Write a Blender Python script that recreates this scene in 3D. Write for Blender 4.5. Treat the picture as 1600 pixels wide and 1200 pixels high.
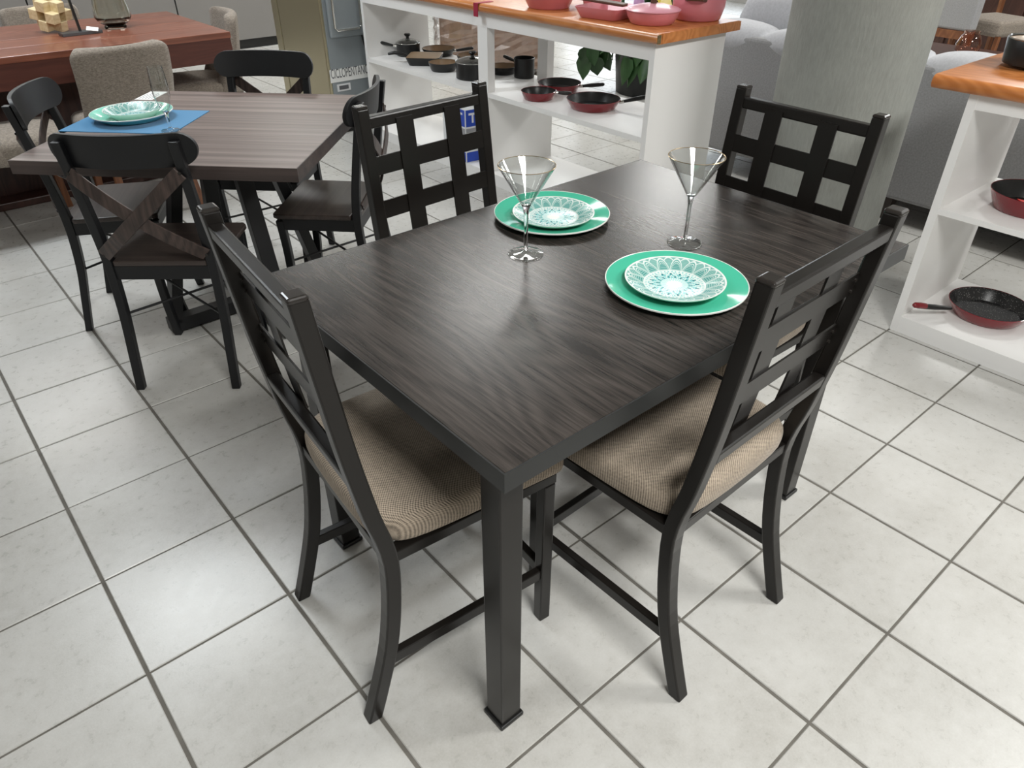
import bpy, bmesh, math, random
from mathutils import Vector, Matrix
from math import sin, cos, pi, radians, sqrt, atan2

random.seed(7)
SC = bpy.context.scene
for o in list(bpy.data.objects): bpy.data.objects.remove(o)
COL = SC.collection

# ------------------------------------------------------------------ camera
S = 0.335                                   # one floor tile + joint, metres
F_PX = 1133.5
YAW, PITCH, ROLL = 0.7077, 0.6065, 0.0017
CAM = Vector((-0.0251*S, -7.6986*S, 4.2772*S))
W_ = Vector((sin(YAW)*cos(PITCH), cos(YAW)*cos(PITCH), -sin(PITCH)))
R0 = Vector((cos(YAW), -sin(YAW), 0)); U0 = R0.cross(W_)
R_ = cos(ROLL)*R0 + sin(ROLL)*U0; U_ = -sin(ROLL)*R0 + cos(ROLL)*U0
cam = bpy.data.objects.new('camera', bpy.data.cameras.new('camera'))
COL.objects.link(cam)
M = Matrix((R_, U_, -W_)).transposed().to_4x4(); M.translation = CAM
cam.matrix_world = M
cam.data.sensor_width = 36; cam.data.lens = 36*F_PX/1600
cam.data.clip_start = .05; cam.data.clip_end = 100
SC.camera = cam

def at(px, py, z):
    """world point where the ray of a photo pixel meets the horizontal plane z"""
    d = W_ + R_*((px-800)/F_PX) - U_*((py-600)/F_PX)
    t = (z-CAM.z)/d.z
    return CAM + d*t
def pix(p):
    d = Vector(p)-CAM; zz = d.dot(W_)
    return (800+F_PX*d.dot(R_)/zz, 600-F_PX*d.dot(U_)/zz, zz)

# ------------------------------------------------------------------ world, exposure
SC.view_settings.view_transform = 'Standard'
try: SC.view_settings.look = 'None'
except Exception: pass
SC.view_settings.gamma = 1.0
SC.view_settings.use_curve_mapping = False
SC.view_settings.exposure = 0.0
world = bpy.data.worlds.new('world'); SC.world = world
world.use_nodes = True
bg = world.node_tree.nodes['Background']
bg.inputs[0].default_value = (.86, .93, 1.0, 1); bg.inputs[1].default_value = 3.0

# ceiling lamps: position of the centre, size, power
CEIL = 3.0
LAMPS = [(.55, 1.55, 58), (.35, -3.45, 105), (-2.4, -.95, 10), (3.4, -3.45, 95), (3.4, 1.55, 45), (3.4, 4.5, 50),
         (.55, 4.5, 40), (6.4, -.95, 60), (6.4, 2.2, 70), (-2.4, 2.4, 20), (6.4, -3.45, 60), (6.6, 5.0, 60)]
LAMP_COL = (.985, .985, .955)
for i, (lx, ly, pw) in enumerate(LAMPS):
    L = bpy.data.lights.new('ceiling_lamp_light', 'AREA'); L.shape = 'RECTANGLE'
    L.size = 1.16; L.size_y = .54; L.energy = pw; L.color = (.90, .96, 1.0) if i == 0 else LAMP_COL
    lo = bpy.data.objects.new('ceiling_lamp_light', L); COL.objects.link(lo)
    lo.location = (lx, ly, CEIL-.065)

# ------------------------------------------------------------------ materials
def new_mat(name):
    m = bpy.data.materials.new(name); m.use_nodes = True
    nt = m.node_tree
    return m, nt, nt.nodes['Principled BSDF']
def mat(name, col, rough=.5, metal=0., spec=.5, coat=0., emit=None, trans=0., ior=1.45, bump=None, var=None, sheen=0.):
    m, nt, b = new_mat(name)
    b.inputs['Base Color'].default_value = (*col, 1)
    b.inputs['Roughness'].default_value = rough
    b.inputs['Metallic'].default_value = metal
    b.inputs['Specular IOR Level'].default_value = spec
    b.inputs['Coat Weight'].default_value = coat
    b.inputs['Transmission Weight'].default_value = trans
    b.inputs['IOR'].default_value = ior
    if sheen: b.inputs['Sheen Weight'].default_value = sheen
    if emit:
        b.inputs['Emission Color'].default_value = (*emit[0], 1); b.inputs['Emission Strength'].default_value = emit[1]
    N = nt.nodes; Lk = nt.links
    if bump or var:
        tc = N.new('ShaderNodeTexCoord')
    if bump:
        n = N.new('ShaderNodeTexNoise'); n.inputs['Scale'].default_value = bump[0]; n.inputs['Detail'].default_value = 4
        Lk.new(tc.outputs['Object'], n.inputs['Vector'])
        bp = N.new('ShaderNodeBump'); bp.inputs['Strength'].default_value = bump[1]; bp.inputs['Distance'].default_value = bump[2] if len(bump) > 2 else .002
        Lk.new(n.outputs['Fac'], bp.inputs['Height']); Lk.new(bp.outputs['Normal'], b.inputs['Normal'])
    if var:
        n2 = N.new('ShaderNodeTexNoise'); n2.inputs['Scale'].default_value = var[0]; n2.inputs['Detail'].default_value = 5
        Lk.new(tc.outputs['Object'], n2.inputs['Vector'])
        mx = ramp(nt, [(.3, tuple(c*(1-var[1]) for c in col)), (.7, tuple(min(1, c*(1+var[1])) for c in col))])
        Lk.new(n2.outputs['Fac'], mx.inputs[0]); Lk.new(mx.outputs[0], b.inputs['Base Color'])
    return m
def ramp(nt, stops):
    r = nt.nodes.new('ShaderNodeValToRGB'); cr = r.color_ramp
    while len(cr.elements) < len(stops): cr.elements.new(.5)
    for e, (p, c) in zip(cr.elements, stops):
        e.position = p; e.color = (*c, 1) if len(c) == 3 else c
    return r
class NB:
    """small helper for math node chains"""
    def __init__(s, nt): s.nt = nt
    def m(s, op, a, b=None, c=None):
        n = s.nt.nodes.new('ShaderNodeMath'); n.operation = op
        for i, v in enumerate((a, b, c)):
            if v is None: continue
            if isinstance(v, (int, float)): n.inputs[i].default_value = v
            else: s.nt.links.new(v, n.inputs[i])
        return n.outputs[0]
    def mix(s, f, a, b):
        n = s.nt.nodes.new('ShaderNodeMix'); n.data_type = 'RGBA'
        if isinstance(f, (int, float)): n.inputs[0].default_value = f
        else: s.nt.links.new(f, n.inputs[0])
        for i, v in ((6, a), (7, b)):
            if isinstance(v, tuple): n.inputs[i].default_value = (*v, 1)
            else: s.nt.links.new(v, n.inputs[i])
        return n.outputs[2]
    def band(s, x, lo, hi):
        return s.m('MULTIPLY', s.m('GREATER_THAN', x, lo), s.m('LESS_THAN', x, hi))
def mapped(nt, scale=(1, 1, 1), rot=(0, 0, 0), coord='Object'):
    tc = nt.nodes.new('ShaderNodeTexCoord'); mp = nt.nodes.new('ShaderNodeMapping')
    mp.inputs['Scale'].default_value = scale; mp.inputs['Rotation'].default_value = rot
    nt.links.new(tc.outputs[coord], mp.inputs['Vector'])
    return mp.outputs[0]
def noise(nt, vec, scale, detail=4, rough=.5, dist=0.):
    n = nt.nodes.new('ShaderNodeTexNoise'); n.inputs['Scale'].default_value = scale; n.inputs['Detail'].default_value = detail
    n.inputs['Roughness'].default_value = rough; n.inputs['Distortion'].default_value = dist
    nt.links.new(vec, n.inputs['Vector']); return n.outputs['Fac']
def bump(nt, b, h, strength, dist):
    bp = nt.nodes.new('ShaderNodeBump'); bp.inputs['Strength'].default_value = strength; bp.inputs['Distance'].default_value = dist
    nt.links.new(h, bp.inputs['Height']); nt.links.new(bp.outputs['Normal'], b.inputs['Normal'])

def wood(name, dark, light, along='y', rough=.4, fine=90, streak=9, bstr=.15, cath=.35, coat=0., spec=.5):
    m, nt, b = new_mat(name); q = NB(nt)
    a = {'x': 0, 'y': 1, 'z': 2}[along]
    sc = [1, 1, 1]; sc[a] = .032
    v = mapped(nt, tuple(sc)); f1 = noise(nt, v, fine, 5, .65)
    sc2 = [1, 1, 1]; sc2[a] = .1
    f2 = noise(nt, mapped(nt, tuple(sc2)), streak, 4, .55)
    sc3 = [1, 1, 1]; sc3[a] = .22
    w = nt.nodes.new('ShaderNodeTexNoise'); w.inputs['Scale'].default_value = 4.5; w.inputs['Detail'].default_value = 1.5
    nt.links.new(mapped(nt, tuple(sc3)), w.inputs['Vector'])
    rings = q.m('SINE', q.m('MULTIPLY', w.outputs['Fac'], 150))
    rings = q.m('MULTIPLY', q.m('ADD', rings, 1), .5)
    val = q.m('ADD', q.m('MULTIPLY', f1, .66), q.m('MULTIPLY', f2, .34))
    val = q.m('ADD', q.m('MULTIPLY', val, 1-cath), q.m('MULTIPLY', rings, cath))
    r = ramp(nt, [(.34, dark), (.5, tuple((x+y)/2 for x, y in zip(dark, light))), (.64, light)])
    nt.links.new(val, r.inputs[0]); nt.links.new(r.outputs[0], b.inputs['Base Color'])
    b.inputs['Roughness'].default_value = rough; b.inputs['Coat Weight'].default_value = coat; b.inputs['Specular IOR Level'].default_value = spec
    bump(nt, b, val, bstr, .001)
    return m
def striped(name, cols, along='x', rough=.4, scale=26):
    m, nt, b = new_mat(name)
    a = {'x': 0, 'y': 1, 'z': 2}[along]; sc = [1, 1, 1]; sc[a] = .02
    f = noise(nt, mapped(nt, tuple(sc)), scale, 4, .7)
    r = ramp(nt, [(.28, cols[0]), (.5, cols[1]), (.72, cols[2])])
    nt.links.new(f, r.inputs[0]); nt.links.new(r.outputs[0], b.inputs['Base Color'])
    b.inputs['Roughness'].default_value = rough; bump(nt, b, f, .1, .001)
    return m
def weave(name, dark, light, pitch=.0055, rough=.9):
    m, nt, b = new_mat(name); q = NB(nt)
    tc = nt.nodes.new('ShaderNodeTexCoord'); sp = nt.nodes.new('ShaderNodeSeparateXYZ'); nt.links.new(tc.outputs['Object'], sp.inputs[0])
    k = 2*pi/pitch
    u = q.m('SINE', q.m('MULTIPLY', q.m('ADD', sp.outputs[0], sp.outputs[2]), k)); v = q.m('SINE', q.m('MULTIPLY', q.m('ADD', sp.outputs[1], sp.outputs[2]), k))
    h = q.m('ADD', q.m('MULTIPLY', q.m('MULTIPLY', u, v), .5), .5)
    n = noise(nt, tc.outputs['Object'], 260, 3); n2 = noise(nt, tc.outputs['Object'], 35, 3)
    val = q.m('ADD', q.m('MULTIPLY', h, .55), q.m('ADD', q.m('MULTIPLY', n, .3), q.m('MULTIPLY', n2, .15)))
    r = ramp(nt, [(.2, dark), (.75, light)]); nt.links.new(val, r.inputs[0]); nt.links.new(r.outputs[0], b.inputs['Base Color'])
    b.inputs['Roughness'].default_value = rough; b.inputs['Specular IOR Level'].default_value = .2; b.inputs['Sheen Weight'].default_value = .15
    bump(nt, b, val, .5, .0012)
    return m
def plaster(name, col):
    m, nt, b = new_mat(name)
    f = noise(nt, mapped(nt, (1, 1, .22)), 110, 5, .65); g = noise(nt, mapped(nt), 6, 3)
    q = NB(nt); v = q.m('ADD', q.m('MULTIPLY', f, .6), q.m('MULTIPLY', g, .4))
    r = ramp(nt, [(.35, tuple(c*.86 for c in col)), (.65, tuple(c*1.1 for c in col))]); nt.links.new(v, r.inputs[0]); nt.links.new(r.outputs[0], b.inputs['Base Color'])
    b.inputs['Roughness'].default_value = .75; bump(nt, b, f, .5, .004); return m
def linen(name, dark, light):
    m, nt, b = new_mat(name); q = NB(nt)
    f = noise(nt, mapped(nt, (.35, .35, 1)), 210, 4, .7); g = noise(nt, mapped(nt), 330, 2, .6)
    v = q.m('ADD', q.m('MULTIPLY', f, .6), q.m('MULTIPLY', g, .4))
    r = ramp(nt, [(.36, dark), (.62, light)]); nt.links.new(v, r.inputs[0]); nt.links.new(r.outputs[0], b.inputs['Base Color'])
    b.inputs['Roughness'].default_value = .92; b.inputs['Specular IOR Level'].default_value = .15; b.inputs['Sheen Weight'].default_value = .15
    bump(nt, b, v, .35, .0015); return m
def mandala(name, R):
    m, nt, b = new_mat(name); q = NB(nt)
    tc = nt.nodes.new('ShaderNodeTexCoord'); sp = nt.nodes.new('ShaderNodeSeparateXYZ'); nt.links.new(tc.outputs['Object'], sp.inputs[0])
    x, y = sp.outputs[0], sp.outputs[1]
    r = q.m('DIVIDE', q.m('SQRT', q.m('ADD', q.m('MULTIPLY', x, x), q.m('MULTIPLY', y, y))), R)
    th = q.m('DIVIDE', q.m('ARCTAN2', y, x), 2*pi)
    def tri(n, ph=0.):     # 0 at petal axis .. 1 between petals
        t = q.m('FRACT', q.m('ADD', q.m('MULTIPLY', th, n), 10+ph))
        return q.m('MULTIPLY', q.m('ABSOLUTE', q.m('SUBTRACT', t, .5)), 2)
    t16 = tri(16); t16b = tri(16, .5); t32 = tri(32); t48 = tri(48); t8 = tri(24)
    rp = q.m('ADD', .60, q.m('MULTIPLY', .33, q.m('SUBTRACT', 1, q.m('POWER', t16, 1.8))))
    rpb = q.m('ADD', .72, q.m('MULTIPLY', .24, q.m('SUBTRACT', 1, q.m('POWER', t16b, 1.8))))
    d = q.m('SUBTRACT', rp, r)
    white = (.64, .71, .68); teal = (.06, .26, .24); pale = (.24, .45, .41); aqua = (.17, .50, .50); deep = (.025, .19, .21)
    # field behind the petals
    hatch = q.m('GREATER_THAN', q.m('SINE', q.m('MULTIPLY', r, 150)), .0)
    c = q.mix(hatch, pale, (.17, .38, .34))
    line_b = q.m('LESS_THAN', q.m('ABSOLUTE', q.m('SUBTRACT', rpb, r)), .018)
    c = q.mix(line_b, c, white)
    # petals
    inside = q.m('GREATER_THAN', d, 0)
    pl = q.m('GREATER_THAN', q.m('SINE', q.m('MULTIPLY', d, 110)), .35)
    c = q.mix(inside, c, q.mix(pl, (.12, .36, .32), white))
    core = q.m('MULTIPLY', q.m('GREATER_THAN', d, .13), inside)
    c = q.mix(core, c, q.mix(hatch, teal, pale))
    c = q.mix(q.m('LESS_THAN', q.m('ABSOLUTE', d), .024), c, white)
    # inner disc
    inn = q.m('LESS_THAN', r, .62)
    lace = q.m('MULTIPLY', q.m('SINE', q.m('ADD', q.m('MULTIPLY', r, 46), q.m('MULTIPLY', t8, 3.0))), q.m('SUBTRACT', q.m('MULTIPLY', t48, 2), 1))
    ci = q.mix(q.m('GREATER_THAN', lace, .12), aqua, white)
    rq = q.m('ADD', .40, q.m('MULTIPLY', .13, q.m('SUBTRACT', 1, q.m('POWER', t16b, 1.5))))
    ci = q.mix(q.m('LESS_THAN', q.m('ABSOLUTE', q.m('SUBTRACT', rq, r)), .018), ci, white)
    ci = q.mix(q.m('MULTIPLY', q.band(r, .42, .50), q.m('LESS_THAN', t16b, .22)), ci, deep)
    ci = q.mix(q.m('MULTIPLY', q.band(r, .28, .36), q.m('LESS_THAN', t16, .25)), ci, deep)
    ci = q.mix(q.m('LESS_THAN', r, .27), ci, q.mix(q.m('GREATER_THAN', t32, .5), (.36, .66, .66), white))
    ci = q.mix(q.m('LESS_THAN', r, q.m('ADD', .12, q.m('MULTIPLY', .07, q.m('SUBTRACT', 1, t16)))), ci, (.80, .82, .78))
    ci = q.mix(q.m('MULTIPLY', q.band(r, .54, .62), q.m('GREATER_THAN', t48, .35)), ci, white)
    c = q.mix(inn, c, ci)
    c = q.mix(q.band(r, .525, .545), c, white)
    c = q.mix(q.m('GREATER_THAN', r, .965), c, (.74, .77, .74))
    nt.links.new(c, b.inputs['Base Color']); b.inputs['Roughness'].default_value = .2; b.inputs['Specular IOR Level'].default_value = .18
    return m
def tile_mat(name):
    m, nt, b = new_mat(name); q = NB(nt)
    geo = nt.nodes.new('ShaderNodeNewGeometry'); oi = nt.nodes.new('ShaderNodeObjectInfo')
    pos = geo.outputs['Position']
    n1 = noise(nt, pos, 3.2, 5, .62); n2 = noise(nt, pos, 34, 4, .65); n3 = noise(nt, pos, 210, 2, .6)
    v = q.m('ADD', q.m('MULTIPLY', n1, .55), q.m('ADD', q.m('MULTIPLY', n2, .27), q.m('MULTIPLY', n3, .18)))
    v = q.m('ADD', v, q.m('MULTIPLY', q.m('SUBTRACT', oi.outputs['Random'], .5), .06))
    v = q.m('ADD', v, q.m('MULTIPLY', q.m('SUBTRACT', geo.outputs['Random Per Island'], .5), .05))
    r = ramp(nt, [(.30, (.39, .378, .350)), (.5, (.50, .492, .468)), (.72, (.585, .58, .56))])
    nt.links.new(v, r.inputs[0]); nt.links.new(r.outputs[0], b.inputs['Base Color'])
    rr = q.m('ADD', .22, q.m('MULTIPLY', n2, .14)); nt.links.new(rr, b.inputs['Roughness'])
    h = q.m('ADD', q.m('MULTIPLY', noise(nt, pos, 120, 4, .7), .6), q.m('MULTIPLY', n3, .4))
    bump(nt, b, h, .10, .0022)
    return m
def glass(name, col=(1, 1, 1), rough=0., ior=1.45):
    m, nt, b = new_mat(name)
    b.inputs['Base Color'].default_value = (*col, 1); b.inputs['Transmission Weight'].default_value = 1
    b.inputs['Roughness'].default_value = rough; b.inputs['IOR'].default_value = ior
    return m

def thin_glass(name, tint=(.97, .98, .975), ior=1.5, rough=.02, gain=1.35, base=.012):
    m, nt, b = new_mat(name); q = NB(nt); nt.nodes.remove(b)
    out = [n for n in nt.nodes if n.type == 'OUTPUT_MATERIAL'][0]
    tr = nt.nodes.new('ShaderNodeBsdfTransparent'); tr.inputs[0].default_value = (*tint, 1)
    gl = nt.nodes.new('ShaderNodeBsdfGlossy'); gl.inputs['Roughness'].default_value = rough
    lw = nt.nodes.new('ShaderNodeLayerWeight'); lw.inputs[0].default_value = .5
    f0 = ((ior-1)/(ior+1))**2
    fr_ = q.m('ADD', f0, q.m('MULTIPLY', 1-f0, q.m('POWER', lw.outputs['Facing'], 3.2)))
    mx = nt.nodes.new('ShaderNodeMixShader')
    f_ = q.m('MINIMUM', q.m('ADD', q.m('MULTIPLY', fr_, gain), base), 1.0)
    nt.links.new(f_, mx.inputs[0]); nt.links.new(tr.outputs[0], mx.inputs[1]); nt.links.new(gl.outputs[0], mx.inputs[2])
    nt.links.new(mx.outputs[0], out.inputs[0]); return m
MT = {}
MT['thin'] = thin_glass('thin_clear_glass')
MT['film'] = thin_glass('plastic_film', (.93, .90, .88), 1.45, .16, 1.6, .10)
MT['tile'] = tile_mat('floor_tile')
MT['grout'] = mat('grout', (.135, .126, .110), .9, var=(20, .2))
MT['wall'] = mat('wall_paint', (.42, .41, .39), .8)
MT['ceiling'] = mat('ceiling_paint', (.38, .38, .37), .9)
MT['column'] = plaster('column_paint', (.268, .275, .252))
MT['metal'] = mat('dark_brown_metal', (.0095, .0080, .0070), .28, spec=.40, bump=(400, .03, .0005))
MT['cap'] = mat('dark_plastic_cap', (.020, .017, .015), .22)
MT['tabledge'] = mat('charcoal_edge', (.017, .018, .018), .36, spec=.4)
MT['dark_wood'] = wood('dark_grey_wood', (.0065, .0058, .0054), (.062, .052, .046), 'y', .27, 240, 12, .14, .09, spec=.26)
MT['seat'] = weave('beige_weave', (.070, .056, .043), (.52, .43, .335), .006)
MT['black'] = mat('black_paint', (.006, .0063, .0075), .42)
MT['blackm'] = mat('black_metal', (.008, .008, .009), .4)
MT['walnut'] = wood('walnut_brace', (.022, .015, .013), (.075, .050, .042), 'z', .4, 120, 20, .15, .15)
MT['seatwood'] = striped('dark_walnut_seat', ((.022, .016, .014), (.040, .029, .025), (.075, .056, .048)), 'x', .38, 40)
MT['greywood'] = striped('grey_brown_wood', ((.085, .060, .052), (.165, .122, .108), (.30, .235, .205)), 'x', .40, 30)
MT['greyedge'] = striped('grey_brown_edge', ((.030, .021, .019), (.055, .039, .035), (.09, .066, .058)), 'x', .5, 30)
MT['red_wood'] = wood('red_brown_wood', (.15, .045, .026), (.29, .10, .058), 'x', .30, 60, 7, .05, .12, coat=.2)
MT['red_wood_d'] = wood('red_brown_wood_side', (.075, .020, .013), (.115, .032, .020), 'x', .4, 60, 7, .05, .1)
MT['leg_wood'] = wood('orange_wood', (.12, .042, .018), (.24, .095, .040), 'z', .4, 60, 9, .05, .15)
MT['linen'] = linen('taupe_linen', (.15, .125, .10), (.33, .285, .24))
MT['green'] = mat('green_glaze', (.065, .45, .30), .10, spec=.28)
MT['greenp'] = mat('pale_green_glaze', (.30, .72, .58), .15, coat=.3)
MT['whiteg'] = mat('white_glaze', (.82, .84, .80), .15)
MT['mandala'] = mandala('mandala_print', .1)
MT['glass'] = glass('clear_glass')
MT['gold'] = mat('gold_rim', (.55, .42, .26), .25, metal=.9)
MT['blue'] = mat('blue_felt', (.012, .19, .40), .9, bump=(300, .3, .001), sheen=.3)
MT['paper'] = mat('white_paper', (.82, .82, .80), .7)
MT['ink'] = mat('grey_ink', (.12, .12, .13), .7)
MT['white'] = mat('white_melamine', (.84, .83, .815), .42)
MT['orange'] = wood('orange_laminate', (.44, .150, .040), (.60, .235, .075), 'y', .30, 30, 6, .03, .2)
MT['chip'] = mat('chipboard', (.14, .10, .045), .9, var=(150, .4))
MT['panblack'] = mat('nonstick_black', (.012, .012, .012), .33)
MT['speckle'] = None
MT['panred'] = mat('dark_red_enamel', (.20, .006, .012), .18, coat=.5)
MT['pantan'] = mat('tan_nonstick', (.24, .155, .085), .4)
MT['handle'] = mat('black_bakelite', (.010, .010, .010), .35)
MT['steel'] = mat('polished_steel', (.62, .61, .58), .18, metal=1)
MT['pink'] = mat('pink_ceramic', (.72, .24, .28), .3, coat=.2)
MT['pinkl'] = mat('light_pink', (.72, .33, .40), .3)
MT['brownh'] = mat('brown_handle', (.11, .055, .035), .45)
MT['fridge'] = mat('brushed_steel_yellow_reflection', (.46, .41, .28), .3, metal=.9, bump=(200, .03, .0005))  # steel tinted gold: the yellow reflection on its side is put into the colour
MT['fridgeback'] = mat('grey_sheet_metal', (.27, .30, .315), .38, metal=.2)
MT['cabinet'] = mat('grey_cabinet', (.20, .19, .18), .45)
MT['yellow'] = mat('yellow_door', (.75, .56, .10), .4)
MT['sofa'] = mat('grey_sofa_fabric', (.29, .29, .295), .95, bump=(500, .4, .001), var=(120, .12), sheen=.2)
MT['sofal'] = mat('light_grey_sofa_fabric', (.47, .475, .50), .95, bump=(400, .4, .001), var=(90, .08), sheen=.2)
MT['darkfoot'] = mat('dark_wood_foot', (.035, .025, .02), .5)
MT['planter'] = mat('black_planter', (.007, .008, .008), .35)
MT['leaf'] = mat('green_leaf', (.018, .055, .014), .4, var=(12, .3))
MT['soil'] = mat('potting_soil', (.03, .02, .014), .95)
MT['wrapbrown'] = mat('brown_upholstery', (.30, .20, .15), .8, var=(20, .2))
MT['brownwood'] = wood('brown_wardrobe', (.030, .012, .009), (.065, .028, .021), 'z', .35, 50, 7, .05, .15)
MT['puzzle'] = wood('pale_wood', (.62, .48, .25), (.80, .68, .44), 'x', .5, 60, 8, .05, .1)
MT['slate'] = mat('slate_metal', (.10, .105, .11), .35, metal=.5)
MT['smoke'] = glass('smoked_glass', (.84, .84, .78), .03)
MT['amber'] = glass('amber_glass', (.85, .66, .58), .02)
MT['bluebox'] = mat('blue_print', (.01, .055, .42), .35)
MT['boxwhite'] = mat('white_carton', (.72, .73, .74), .5)
MT['boxgrey'] = mat('grey_print', (.30, .30, .31), .5)
MT['skinprint'] = mat('warm_print', (.36, .20, .13), .5)
MT['redtag'] = mat('red_tag', (.75, .03, .02), .5)
MT['redstrap'] = mat('red_strap', (.33, .02, .05), .6)
MT['purple'] = mat('lilac_plastic', (.55, .36, .62), .35)
MT['lampbody'] = mat('lamp_housing', (.8, .8, .8), .5)
MT['alu'] = mat('aluminium_frame', (.45, .45, .45), .4, metal=.7)
MT['pane'] = glass('window_pane', (1, 1, 1), 0., 1.02)
def speckle():
    m, nt, b = new_mat('speckled_nonstick'); q = NB(nt)
    v = nt.nodes.new('ShaderNodeTexVoronoi'); v.inputs['Scale'].default_value = 160
    nt.links.new(mapped(nt), v.inputs['Vector'])
    f = q.m('LESS_THAN', v.outputs['Distance'], .22)
    nt.links.new(q.mix(f, (.010, .010, .011), (.30, .29, .28)), b.inputs['Base Color']); b.inputs['Roughness'].default_value = .3
    return m
MT['speckle'] = speckle()

# ------------------------------------------------------------------ mesh helpers
def sup(prof, d=.0007):
    """support points close to every corner so smooth normals stay true on long spans"""
    out = []
    for (a, b_) in zip(prof[:-1], prof[1:]):
        out.append(a); L_ = sqrt((b_[0]-a[0])**2+(b_[1]-a[1])**2)
        if L_ > 4*d:
            for f_ in (d/L_, .5, 1-d/L_): out.append((a[0]+(b_[0]-a[0])*f_, a[1]+(b_[1]-a[1])*f_))
    return out+[prof[-1]]
class MB:
    def __init__(s): s.v = []; s.f = []
    def add(s, vs, fs):
        o = len(s.v); s.v += [tuple(v) for v in vs]; s.f += [tuple(i+o for i in f) for f in fs]; return s
    def box(s, x0, x1, y0, y1, z0, z1):
        return s.add([(x0, y0, z0), (x1, y0, z0), (x1, y1, z0), (x0, y1, z0), (x0, y0, z1), (x1, y0, z1), (x1, y1, z1), (x0, y1, z1)],
                     [(3, 2, 1, 0), (4, 5, 6, 7), (0, 1, 5, 4), (1, 2, 6, 5), (2, 3, 7, 6), (3, 0, 4, 7)])
    def prism(s, poly, axis, a, b):
        """extrude a polygon (u,v) along axis from a to b; for x: (y,z); y: (x,z); z: (x,y)"""
        def P(u, v, w): return {'x': (w, u, v), 'y': (u, w, v), 'z': (u, v, w)}[axis]
        n = len(poly); vs = [P(u, v, a) for u, v in poly]+[P(u, v, b) for u, v in poly]
        fs = [tuple(range(n))[::-1], tuple(range(n, 2*n))]+[(i, (i+1) % n, n+(i+1) % n, n+i) for i in range(n)]
        return s.add(vs, fs)
    def strip(s, back, front, axis, a, b):
        """ribbon solid between two polylines (same count) in the plane, extruded along axis"""
        def P(u, v, w): return {'x': (w, u, v), 'y': (u, w, v), 'z': (u, v, w)}[axis]
        n = len(back); vs = []
        for (p, q) in zip(back, front): vs += [P(*p, a), P(*q, a), P(*q, b), P(*p, b)]
        fs = [(0, 1, 2, 3), (4*n-1, 4*n-2, 4*n-3, 4*n-4)]
        for i in range(n-1):
            k = 4*i
            for j in range(4): fs.append((k+(j+1) % 4, k+j, k+4+j, k+4+(j+1) % 4))
        return s.add(vs, fs)
    def tube(s, pts, r, n=10, cap=True):
        pts = [Vector(p) for p in pts]; rs = r if isinstance(r, (list, tuple)) else [r]*len(pts)
        base = len(s.v); ref = Vector((0, 0, 1))
        for i, p in enumerate(pts):
            d = (pts[min(i+1, len(pts)-1)]-pts[max(i-1, 0)]).normalized()
            a = ref if abs(d.dot(ref)) < .95 else Vector((1, 0, 0))
            u = d.cross(a).normalized(); w = d.cross(u)
            for k in range(n):
                t = 2*pi*k/n; s.v.append(tuple(p+(u*cos(t)+w*sin(t))*rs[i]))
        for i in range(len(pts)-1):
            for k in range(n):
                a = base+i*n+k; b_ = base+i*n+(k+1) % n
                s.f.append((a, b_, b_+n, a+n))
        if cap:
            s.f.append(tuple(base+k for k in range(n))[::-1]); e = base+(len(pts)-1)*n; s.f.append(tuple(e+k for k in range(n)))
        return s
    def bar(s, p, q, w, h, up=(0, 0, 1)):
        """rectangular bar from p to q, w across, h along 'up'"""
        p = Vector(p); q = Vector(q); d = (q-p).normalized(); u = Vector(up)
        x = d.cross(u).normalized(); u = x.cross(d)
        vs = []
        for c in (p, q): vs += [c-x*w/2-u*h/2, c+x*w/2-u*h/2, c+x*w/2+u*h/2, c-x*w/2+u*h/2]
        return s.add(vs, [(3, 2, 1, 0), (4, 5, 6, 7), (0, 1, 5, 4), (1, 2, 6, 5), (2, 3, 7, 6), (3, 0, 4, 7)])
    def lathe(s, prof, n=40, c=(0, 0, 0), closed=False):
        base = len(s.v); rings = []
        for r, z in prof:
            if r < 1e-6: rings.append([len(s.v)]); s.v.append((c[0], c[1], c[2]+z))
            else:
                rings.append(list(range(len(s.v), len(s.v)+n)))
                s.v += [(c[0]+r*cos(2*pi*k/n), c[1]+r*sin(2*pi*k/n), c[2]+z) for k in range(n)]
        prs = list(zip(rings[:-1], rings[1:]))
        if closed: prs.append((rings[-1], rings[0]))
        for A, B in prs:
            for k in range(n):
                k2 = (k+1) % n
                if len(A) == 1 and len(B) == 1: continue
                if len(A) == 1: s.f.append((A[0], B[k2], B[k]))
                elif len(B) == 1: s.f.append((A[k], A[k2], B[0]))
                else: s.f.append((A[k], A[k2], B[k2], B[k]))
        return s
    def loft(s, rings, cap=True):
        n = len(rings[0]); base = len(s.v)
        for r in rings: s.v += [tuple(p) for p in r]
        for i in range(len(rings)-1):
            for k in range(n):
                a = base+i*n+k; b_ = base+i*n+(k+1) % n; s.f.append((a, b_, b_+n, a+n))
        if cap:
            s.f.append(tuple(base+k for k in range(n))[::-1]); e = base+(len(rings)-1)*n; s.f.append(tuple(e+k for k in range(n)))
        return s
    def xf(s, M):
        s.v = [tuple(M @ Vector(v)) for v in s.v]; return s

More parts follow.
